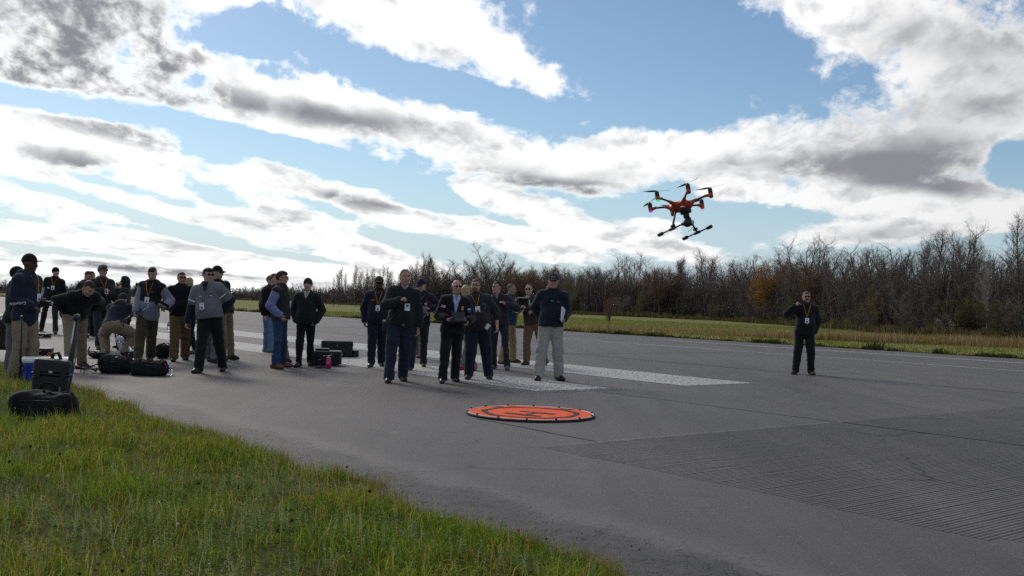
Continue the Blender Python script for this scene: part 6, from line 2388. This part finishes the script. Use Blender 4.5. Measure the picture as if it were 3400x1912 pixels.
def backpack(name, P, yaw, W, D, Hh, label, trim=None, seed=0, upright=False):
    """a soft pack: bulging body, front pocket, flap, straps and zips"""
    o = empty(name, P, math.radians(yaw), label, 'backpack')
    r = np.random.default_rng(seed)
    s = Sdf(.014)
    s.rbox((0, 0, Hh * .45), (W * .46, D * .46, Hh * .47), min(D, Hh) * .24)
    s.ell((-W * .22, -.01, Hh * .52), (W * .30, D * .44, Hh * .47), None, .05)
    s.ell((W * .24, .01, Hh * .40), (W * .24, D * .50, Hh * .42), None, .05)
    s.fn(lambda P: -P[..., 2] + .004, (-1, -1, -.3), (1, 1, 1))
    K, ph = r.normal(0, 26, (4, 3)), r.uniform(0, 6, 4)
    s_o = sdf_obj('body', s, NYLON, o, lambda P: .014 * sum(np.sin(P @ K[i] + ph[i]) for i in range(4)) / 2)
    p = Sdf(.013)
    p.rbox((W * .04, -D * .44, Hh * .34), (W * .30, D * .13, Hh * .28), D * .09)
    p.ell((-W * .02, -D * .38, Hh * .66), (W * .36, D * .12, Hh * .16), None, .02)
    sdf_obj('front_pocket', p, NYLON, o, lambda P: .005 * np.sin(P @ K[0] + ph[1]))
    for z_ in (.30, .62):
        pts = [(W * x, -D * .5 * math.sqrt(max(1 - (2 * x * .92) ** 2, .05)) - .022, Hh * (z_ + .06 * math.cos(3 * x))) for x in np.linspace(-.40, .40, 12)]
        MB().tube(pts, .005, 5).build('zip', BLACKP, o)
    for q in (-1, 1):
        pts = [(W * (.10 + .12 * q), D * .1 + .05 * q, Hh * .93), (W * (.2 + .18 * q), -D * .05, Hh * 1.03), (W * (.34 + .1 * q), -D * .22, Hh * .85), (W * (.42 + .06 * q), -D * .30, Hh * .45), (W * (.46 + .04 * q), -D * .25, .02)]
        MB().tube(pts, .018, 6, flat=.3).build('strap', NYLON, o)
    if trim:
        MB().tube([(W * .47, -D * .22, Hh * .25), (W * .50, -D * .1, Hh * .6), (W * .40, -D * .05, Hh * .88), (W * .2, -D * .12, Hh * .97)], .010, 6).build('trim_piping', trim, o)
    MB().tube([(-W * .05, 0, Hh * .92), (-W * .02, 0, Hh * 1.02), (W * .08, 0, Hh * 1.02), (W * .11, 0, Hh * .92)], .009, 6).build('haul_loop', NYLON, o)
    return o


P = gnd(146, 1392)
backpack('backpack', (P[0], P[1], .03), 8, .66, .32, .255, 'black backpack lying in the grass in front of the tall rolling case', None, 1)
P = gnd(374, 1240)
backpack('backpack', (P[0], P[1] + .13, 0), -4, .53, .30, .285, 'black backpack with dark red trim behind the taller water bottle', RED_TRIM_REFL, 2)
P = gnd(484, 1248)
b2 = backpack('backpack', (P[0], P[1] + .13, 0), 3, .56, .30, .25, 'black backpack with pink trim at the feet of the grey fleece', PINKTRIM, 3)
P = gnd(534, 1190)
backpack('backpack', (P[0], P[1] + .1, 0), 40, .26, .24, .30, 'small dark backpack behind the legs of the grey fleece', None, 4)


def water_bottle(P, Hh, r, label):
    o = empty('water_bottle', P, .4, label, 'water bottle')
    pr = [(.80, 0), (1, .02), (1, .16), (.93, .19), (1, .22), (.94, .28), (1, .31), (.93, .37), (1, .40), (1, .66), (.80, .76), (.48, .85), (.36, .88), (.36, .925)]
    MB().lathe([(r * a, Hh * z) for a, z in pr], 18).build('bottle', CLEARP, o)
    MB().lathe([(r * .42, Hh * .93), (r * .42, Hh * .985), (r * .38, Hh)], 14).build('cap', WHITEP, o)
    MB().lathe([(r * 1.012, Hh * .46), (r * 1.012, Hh * .64)], 18).build('label_band', mat('pale_bottle_label', (.30, .45, .72), rough=.5, var=.35, scale=25), o)
    return o


P = gnd(389, 1239)
wb1 = water_bottle((P[0], P[1] - .05, 0), .272, .045, 'taller water bottle in front of the red trimmed backpack')
for ch in list(wb1.children):
    if ch.name.startswith('label'):
        bpy.data.objects.remove(ch)
P = gnd(564, 1245)
water_bottle((P[0], P[1], 0), .208, .036, 'small water bottle with blue label alone on the asphalt')

# pink drinking bottle
P = gnd(1090, 1223)
pk = empty('drinking_bottle', (P[0], P[1], 0), .3, 'bright pink drinking bottle with a straw lid beside the black case', 'drinking bottle')
MB().lathe([(.046, 0), (.050, .006), (.050, .150), (.046, .166), (.034, .176), (.034, .186)], 20).build('bottle', PINK, pk)
lid_ = MB().lathe([(.037, .186), (.037, .206), (.030, .212), (.010, .216), (.009, .232)], 18).build('lid', mat('pale_pink_plastic', (.70, .35, .50)), pk)
MB().tube([(-.035, -.01, .238), (.0, -.01, .234), (.022, -.012, .243), (.05, -.015, .258)], .0065, 6).build('straw_spout', mat('frosted_plastic', (.65, .60, .62)), lid_)
for k in range(8):
    a = 2 * math.pi * k / 8
    x_ = -.012 + .017 * math.cos(a)
    yy = -math.sqrt(max(.0505 ** 2 - x_ ** 2, 1e-6)) - .0008
    MB().box((x_, yy, .105 + .017 * math.sin(a)), (.008, .002, .008), rotm('Y', a)).build('printed_ray', WHITEP, pk)

P = gnd(1111, 1186)
hc1 = hard_case('equipment_case', (P[0], P[1] + .25, 0), 12, .72, .46, .365, .27, 'large black wheeled case behind the pink bottle', 'case')
o = MB().box((.425, -.02, .085), (.13, .24, .14), None, .02).build('wheel_housing', CASEB, hc1)
P = gnd(1071, 1214)
hc2 = hard_case('equipment_case', (P[0], P[1] + .2, 0), 6, .66, .40, .285, .30, 'smaller black case beside the person in beanie and black jacket, flat box on top', 'case', wheels=False)
for z_ in (.175, .150):
    MB().tube([(-.02, -.222, z_), (.26, -.222, z_)], .0035, 5).build('latch_reflection', RED_TRIM_REFL, hc2)  # thin red lines standing in for a pinkish reflection of the latches
MB().box((-.07, -.215, .115), (.07, .006, .022)).build('case_label', GREYP, hc2)
q_ = np.array([P[0], P[1] + .2, .287]) + rotm('Z', .1) @ np.array([-.05, .0, 0])
fb = empty('flat_box', q_, .1, 'flat black box resting on the lid of the smaller black case', 'box')
MB().box((0, 0, .016), (.26, .22, .030), None, .005).build('base', CASEB, fb)
MB().box((0, 0, .036), (.264, .224, .010), None, .004).build('lid', CASEB, fb)
P = gnd(1070, 1223)
cl_ = empty('tablet', (P[0], P[1] + .06, 0), .15, 'flat dark tablet lying on the asphalt beside the pink bottle', 'tablet')
MB().box((0, 0, .009), (.28, .19, .016), None, .005).build('back', BLACKP, cl_)
MB().box((0, 0, .0185), (.26, .17, .003)).build('screen', mat('dark_screen', (.01, .01, .012), rough=.08, spec=.8), cl_)
# left group
P = gnd(142, 1124)
sc_ = hard_case('small_case', (P[0], P[1] + .1, 0), 4, .31, .22, .135, .35, 'small black case with a pale label lying far behind the cooler', 'case', wheels=False, hand=False)
MB().box((-.06, -.118, .06), (.09, .006, .022)).build('case_label', WHITEP, sc_)
P = gnd(126, 1184)
hard_case('small_case', (P[0], P[1] + .15, 0), 14, .40, .30, .165, .3, 'black case behind the legs of the navy rain jacket', 'case', wheels=False, hand=False)
# case on a stand at the edge of the view
P = gnd(12, 1198)
st_ = empty('equipment_stand', (P[0], P[1], 0), .2, 'dark brown case held up on a single black leg behind the cooler', 'case')
DKBR = mat('dark_brown_case', (.030, .022, .017), rough=.5, var=.2)
MB().box((-.02, 0, .47), (.30, .24, .54), None, .05, .8).build('body', DKBR, st_)
MB().box((-.02, 0, .745), (.26, .20, .03), None, .01).build('lid', mat('pale_lid', (.35, .34, .33)), st_)
MB().tube([(.07, 0, .0), (.07, 0, .24)], .018, 8).build('leg', BLACKP, st_)
MB().tube([(-.12, 0, .0), (-.12, 0, .24)], .018, 8).build('leg', BLACKP, st_)
MB().tube([(-.10, 0, .75), (-.08, .02, .80), (.03, .02, .80), (.06, 0, .75)], .012, 6).build('carry_strap', NYLON, st_)


def quad(name, P, yaw, sc, label, m=GREYP, cat='drone', rot=None, fold=1.0):
    """a small folding camera drone: hull, four arms with motors and blades, camera"""
    o = empty(name, P, math.radians(yaw), label, cat, None, sc)
    if rot is not None:
        o.rotation_mode = 'QUATERNION'
        o.rotation_quaternion = Matrix(rot.tolist()).to_quaternion()
    s = Sdf(.008)
    s.cone((0, -.07, .055), (0, .07, .06), .030, .034, .01, flat=(np.array([0, 0, 1.]), .75))
    s.cone((0, -.085, .05), (0, -.10, .045), .022, .016, .02)
    sdf_obj('hull', s, m, o)
    for (sx, fy) in ((-1, -1), (1, -1), (-1, 1), (1, 1)):
        a0, a1 = np.array([sx * .03, fy * .06, .06]), np.array([sx * .17, fy * .12, .065])
        am = MB().tube([a0, (a0 + a1) / 2 + [0, 0, .004], a1], [.012, .009, .010], 8).build('arm', m, o)
        MB().lathe([(.013, -.012), (.016, -.008), (.016, .016), (.010, .022)], 12, a1).build('motor', DARKP, am)
        MB().tube([a1 + [0, 0, -.01], a1 + [0, 0, -.062]], .006, 6).build('foot', m, am)
        d = unit(np.array([math.cos(sx * 1.1 + fy), math.sin(sx * 1.1 + fy), 0]))
        n_ = np.array([-d[1], d[0], 0])
        bl = MB()
        for e_ in (-1, 1):
            q0 = a1 + [0, 0, .026]
            bl.add([q0 - n_ * .005, q0 + d * e_ * .05 - n_ * .011, q0 + d * e_ * .105 - n_ * .003, q0 + d * e_ * .105 + n_ * .003, q0 + d * e_ * .05 + n_ * .009, q0 + n_ * .005,
                    q0 - n_ * .005 + [0, 0, .002], q0 + d * e_ * .05 - n_ * .011 + [0, 0, .002], q0 + d * e_ * .105 - n_ * .003 + [0, 0, .002], q0 + d * e_ * .105 + n_ * .003 + [0, 0, .002], q0 + d * e_ * .05 + n_ * .009 + [0, 0, .002], q0 + n_ * .005 + [0, 0, .002]],
                   [(0, 1, 4, 5), (1, 2, 3, 4), (11, 10, 7, 6), (10, 9, 8, 7), (0, 6, 7, 1), (1, 7, 8, 2), (2, 8, 9, 3), (3, 9, 10, 4), (4, 10, 11, 5)])
        bl.build('propeller', DARKP, am)
    MB().ell((0, -.105, .035), (.018, .016, .016), None, 10, 6).build('camera', BLACKP, o)
    return o


P = gnd(308, 1238)
quad('quadcopter', (P[0], P[1] + .05, 0), 35, 1.05, 'small grey drone with folding arms on the asphalt by the red trimmed backpack', mat('mid_grey_plastic', (.07, .07, .075), rough=.45))
P = gnd(273, 1226)
tp_ = empty('open_pouch', (P[0], P[1] + .1, 0), .3, 'open black pouch lying flat behind the small grey drone', 'pouch')
s = Sdf(.010)
s.ell((0, 0, .03), (.17, .11, .045))
s.ell((0, 0, .075), (.135, .085, .04), None, .01, 's')
s.fn(lambda P: -P[..., 2] + .003, (-1, -1, -.3), (1, 1, 1))
sdf_obj('pouch_shell', s, NYLON, tp_)
MB().tube([(.10, -.03, .05), (.19, -.06, .085), (.25, -.05, .03)], .010, 6).build('flap', NYLON, tp_)
P = gnd(315, 1190)
ob = empty('open_drone_case', (P[0], P[1] + .12, 0), -.2, 'open black shell case with a dark drone in it beneath the crouching person', 'case')
s = Sdf(.011)
s.ell((0, 0, .09), (.19, .15, .10))
s.ell((0, 0, .15), (.165, .125, .10), None, .01, 's')
s.fn(lambda P: P[..., 2] - .125, (-1, -1, -1), (1, 1, 1))
s.fn(lambda P: -P[..., 2] + .003, (-1, -1, -.3), (1, 1, 1))
sdf_obj('case_shell', s, CASEB, ob)
MB().tube([(-.16, 0, .11), (-.21, .0, .15), (-.19, .02, .22)], .014, 6).build('hinge_arm', BLACKP, ob)
quad('quadcopter', (P[0], P[1] + .12, .075), 60, .85, 'dark drone sitting in the open shell case under the crouching person', BLACKP)
P = gnd(430, 1190)
bx = hard_case('small_case', (P[0], P[1] + .1, 0), -6, .24, .20, .14, .3, 'small black case carrying a clear plastic cup, behind the crouching person', 'case', wheels=False, hand=False)
cupo = empty('plastic_cup', (P[0] - .01, P[1] + .1, .142), 0, 'clear plastic cup standing on a small black case', 'cup')
MB().lathe([(.045, 0), (.060, .085), (.063, .088)], 16).build('cup_wall', CLEARP, cupo)
P = gnd(396, 1162)
pb_ = empty('plastic_bag', (P[0], P[1], 0), .3, 'clear plastic bag of bottles seen between the legs of the crouching person', 'bag')
s = Sdf(.012)
s.ell((0, 0, .24), (.085, .07, .07))
s.cone((0, 0, .22), (.02, 0, .04), .075, .03, .03)
kk = RNG.normal(0, 40, (3, 3))
sdf_obj('bag_film', s, mat('milky_plastic', (.62, .66, .70), rough=.25, spec=.6, trans=.3, var=.2, scale=30), pb_, lambda P: .010 * sum(np.sin(P @ k_) for k_ in kk) / 1.5)
MB().tube([(-.03, .01, 0), (-.10, .0, .38)], .022, 8).build('stand_leg', NAVYC, pb_)

# ------------------------------------------------------------------ things in hands
def held(info, pos_local):
    """world place of a point given in a person's own axes"""
    return info['root'] + info['Rz'] @ (np.asarray(pos_local) * info['k'])


def palm(info, sd_):
    s0, e, w, d = info['hand'][sd_]
    return held(info, w + d * .09), info['Rz'] @ d


def yawm(info, extra=0):
    return info['yaw'] + math.radians(extra)


# camera of the first person
P, d = palm(p1, 1)
cm_ = empty('camera', P + np.array([.05, -.06, .03]), math.radians(84), 'black camera with a short lens held by the flat capped person', 'camera')
MB().box((0, 0, 0), (.13, .065, .09), None, .015).build('body', BLACKP, cm_)
MB().box((0, .01, .055), (.05, .06, .03), None, .01).build('viewfinder_hump', BLACKP, cm_)
MB().tube([(0, -.03, -.005), (0, -.085, -.005), (0, -.09, -.005), (0, -.12, -.005)], [.036, .036, .040, .038], 14).build('lens', DARKP, cm_)
MB().lathe([(.030, 0), (.030, .003)], 12, (0, -.122, -.005), rotm('X', math.pi / 2)).build('lens_glass', GLASSY, cm_)


def phone(info, sd_, label, yaw, off=(0, 0, 0)):
    P, d = palm(info, sd_)
    o = empty('phone', P + np.array(off), math.radians(yaw), label, 'phone')
    MB().box((0, 0, 0), (.158, .012, .078), None, .005).build('body', BLACKP, o)
    MB().box((.058, -.0075, .022), (.026, .003, .026), None).build('camera_bump', DARKP, o)
    return o


phone(p24, -1, 'black phone raised before the face of the lone person in black', -4, (.078, -.03, .02))
phone(p7, -1, 'dark phone held up by the person with the hood up', -60, (-.04, -.02, .03))
# radio on the hip of the tall person
P = at(1276, 1078, p16['root'][1] - .03)
ra = empty('radio', P, math.radians(10), 'black handheld radio hanging at the hip of the tall person', 'radio')
MB().box((0, 0, -.03), (.055, .04, .14), None, .01).build('body', BLACKP, ra)
MB().tube([(.012, 0, .04), (.012, 0, .15)], .009, 6).build('antenna', BLACKP, ra)
MB().box((.0, -.02, .065), (.05, .02, .03), None, .006).build('belt_clip', SILVER, ra)
# small drone and tablet of the grey fleece
P, d = palm(p9, -1)
Rm = rotm('Z', -.5) @ rotm('Y', -.5) @ rotm('X', .35)
quad('quadcopter', P + np.array([-.02, -.03, -.06]), 0, 1.0, 'dark folding drone carried in one hand by the grey fleece', DARKP, rot=Rm)
P, d = palm(p9, 1)
tb = empty('tablet', P + np.array([-.02, -.03, .07]), 0, 'black tablet on a drone controller held by the grey fleece', 'tablet')
tb.rotation_euler = (math.radians(-38), math.radians(26), math.radians(6))
MB().box((0, 0, 0), (.27, .19, .014), None, .006).build('body', BLACKP, tb)
MB().box((0, 0, .008), (.25, .17, .003)).build('screen', mat('dark_screen', (.01, .01, .012), rough=.08, spec=.8), tb)
MB().box((-.03, .092, .010), (.10, .006, .006)).build('screen_edge', GREENM, tb)
MB().box((.03, -.02, -.05), (.17, .10, .05), None, .02).build('controller', GREYP, tb)
MB().tube([(-.135, .05, 0), (-.20, .04, -.03), (-.21, 0, -.13), (-.17, -.03, -.20), (-.19, -.02, -.27), (-.22, 0, -.30)], .004, 5).build('cable', WHITEP, tb)
# drone in the hands of the blue cap
P, d = palm(p17, -1)
Rm = rotm('Z', .6) @ rotm('X', 1.2) @ rotm('Z', .5)
quad('quadcopter', P + np.array([.0, -.04, -.03]), 0, .95, 'grey drone held in both hands by the person in the blue cap', GREYP, rot=Rm)
# controller of the police jacket
Pa, _ = palm(p18, -1)
Pb, _ = palm(p18, 1)
P = (Pa + Pb) / 2
ct = empty('drone_controller', P + np.array([0, -.02, .0]), math.radians(8), 'black drone controller with a raised screen hood in the hands of the bald person', 'controller')
w_ = np.linalg.norm(Pb - Pa)
MB().box((0, 0, 0), (w_ + .02, .11, .05), rotm('X', .3), .02).build('body', BLACKP, ct)
MB().box((.01, -.01, .085), (.205, .012, .135), rotm('X', -.35), .005).build('screen_back', DARKP, ct)
MB().box((.045, -.055, .03), (.19, .10, .010), rotm('X', .6), .004).build('hood_flap', DARKP, ct)
for q in (-1, 1):
    MB().tube([(q * w_ * .38, -.02, .03), (q * w_ * .38, -.03, .062)], .007, 6).build('stick', SILVER, ct)
    MB().tube([(q * w_ * .30, .05, .03), (q * w_ * .33, .06, .17)], .008, 6).build('antenna', BLACKP, ct)
# tablet with hood and looped cable
P, d = palm(p22, -1)
th_ = empty('tablet', P + np.array([.0, -.03, .10]), math.radians(-16), 'dark tablet with a sun hood held up by the balding person', 'tablet')
MB().box((0, 0, 0), (.20, .014, .15), rotm('X', .15), .005).build('body', BLACKP, th_)
MB().box((0, -.04, .085), (.25, .10, .006), rotm('X', .2)).build('hood_top', DARKP, th_)
for q in (-1, 1):
    MB().box((q * .122, -.04, .01), (.006, .10, .15), rotm('X', .15)).build('hood_side', DARKP, th_)
MB().tube([(-.10, -.02, .06), (-.17, -.02, .05), (-.21, -.02, -.08), (-.19, -.02, -.22), (-.12, -.02, -.25), (-.05, -.02, -.16), (-.04, -.03, -.12), (-.08, -.03, -.18), (.0, -.03, -.21), (.03, -.03, -.17)], .006, 6).build('cable', WHITEP, th_)
# papers, folder, bottle
P, d = palm(p23, 1)
pp = empty('papers', P + np.array([.0, -.03, .10]), math.radians(62), 'folded white papers in the hand of the person in light grey trousers', 'papers')
for k, (a, c) in enumerate(((.10, WHITEP), (.22, mat('pale_blue_paper', (.35, .50, .80))), (.42, WHITEP))):
    MB().box((.035 * k - .03, .004 * k, .03 - .015 * k), (.065, .004, .24), rotm('Y', a)).build('sheet', c, pp)
P = at(144, 970, p3['root'][1] - .12)
fo = empty('folder', P, math.radians(70), 'white folder under the arm of the person in the black beanie', 'folder')
MB().box((0, .006, 0), (.22, .010, .30), rotm('X', .05)).build('cover', mat('blue_folder', (.08, .09, .30)), fo)
MB().box((0, -.004, 0), (.21, .006, .29), rotm('X', .05)).build('paper_edge', WHITEP, fo)
P = at(560, 1079, p10['root'][1] - .10)
wb = water_bottle((P[0], P[1], P[2] - .11), .18, .032, 'water bottle poking out of the pocket of the brown work trousers')
# backpack on the back of the vest wearer
P = held(p13, (0.0, .235, 1.22))
bp_ = empty('backpack', P, p13['yaw'], 'black backpack worn by the person in jeans and lavender sleeves', 'backpack')
s = Sdf(.013)
s.ell((0, .02, .0), (.155, .115, .27))
s.ell((0, .06, -.10), (.135, .105, .15), None, .04)
s.ell((0, .03, .17), (.135, .085, .10), None, .04)
kk2 = RNG.normal(0, 24, (3, 3))
sdf_obj('body', s, NYLON, bp_, lambda P: .006 * sum(np.sin(P @ k_) for k_ in kk2) / 1.5)
for q in (-1, 1):
    MB().tube([(q * .085, -.05, .26), (q * .10, -.16, .30), (q * .10, -.30, .24), (q * .11, -.355, .08), (q * .14, -.28, -.10), (q * .15, -.08, -.18)], .028, 6, flat=.28).build('shoulder_strap', NYLON, bp_)
MB().box((0, .135, .03), (.20, .02, .012), None, .004).build('strap_band', DARKP, bp_)
MB().tube([(-.03, -.02, .26), (-.03, .0, .31), (.03, .0, .31), (.03, -.02, .26)], .009, 6).build('haul_loop', NYLON, bp_)
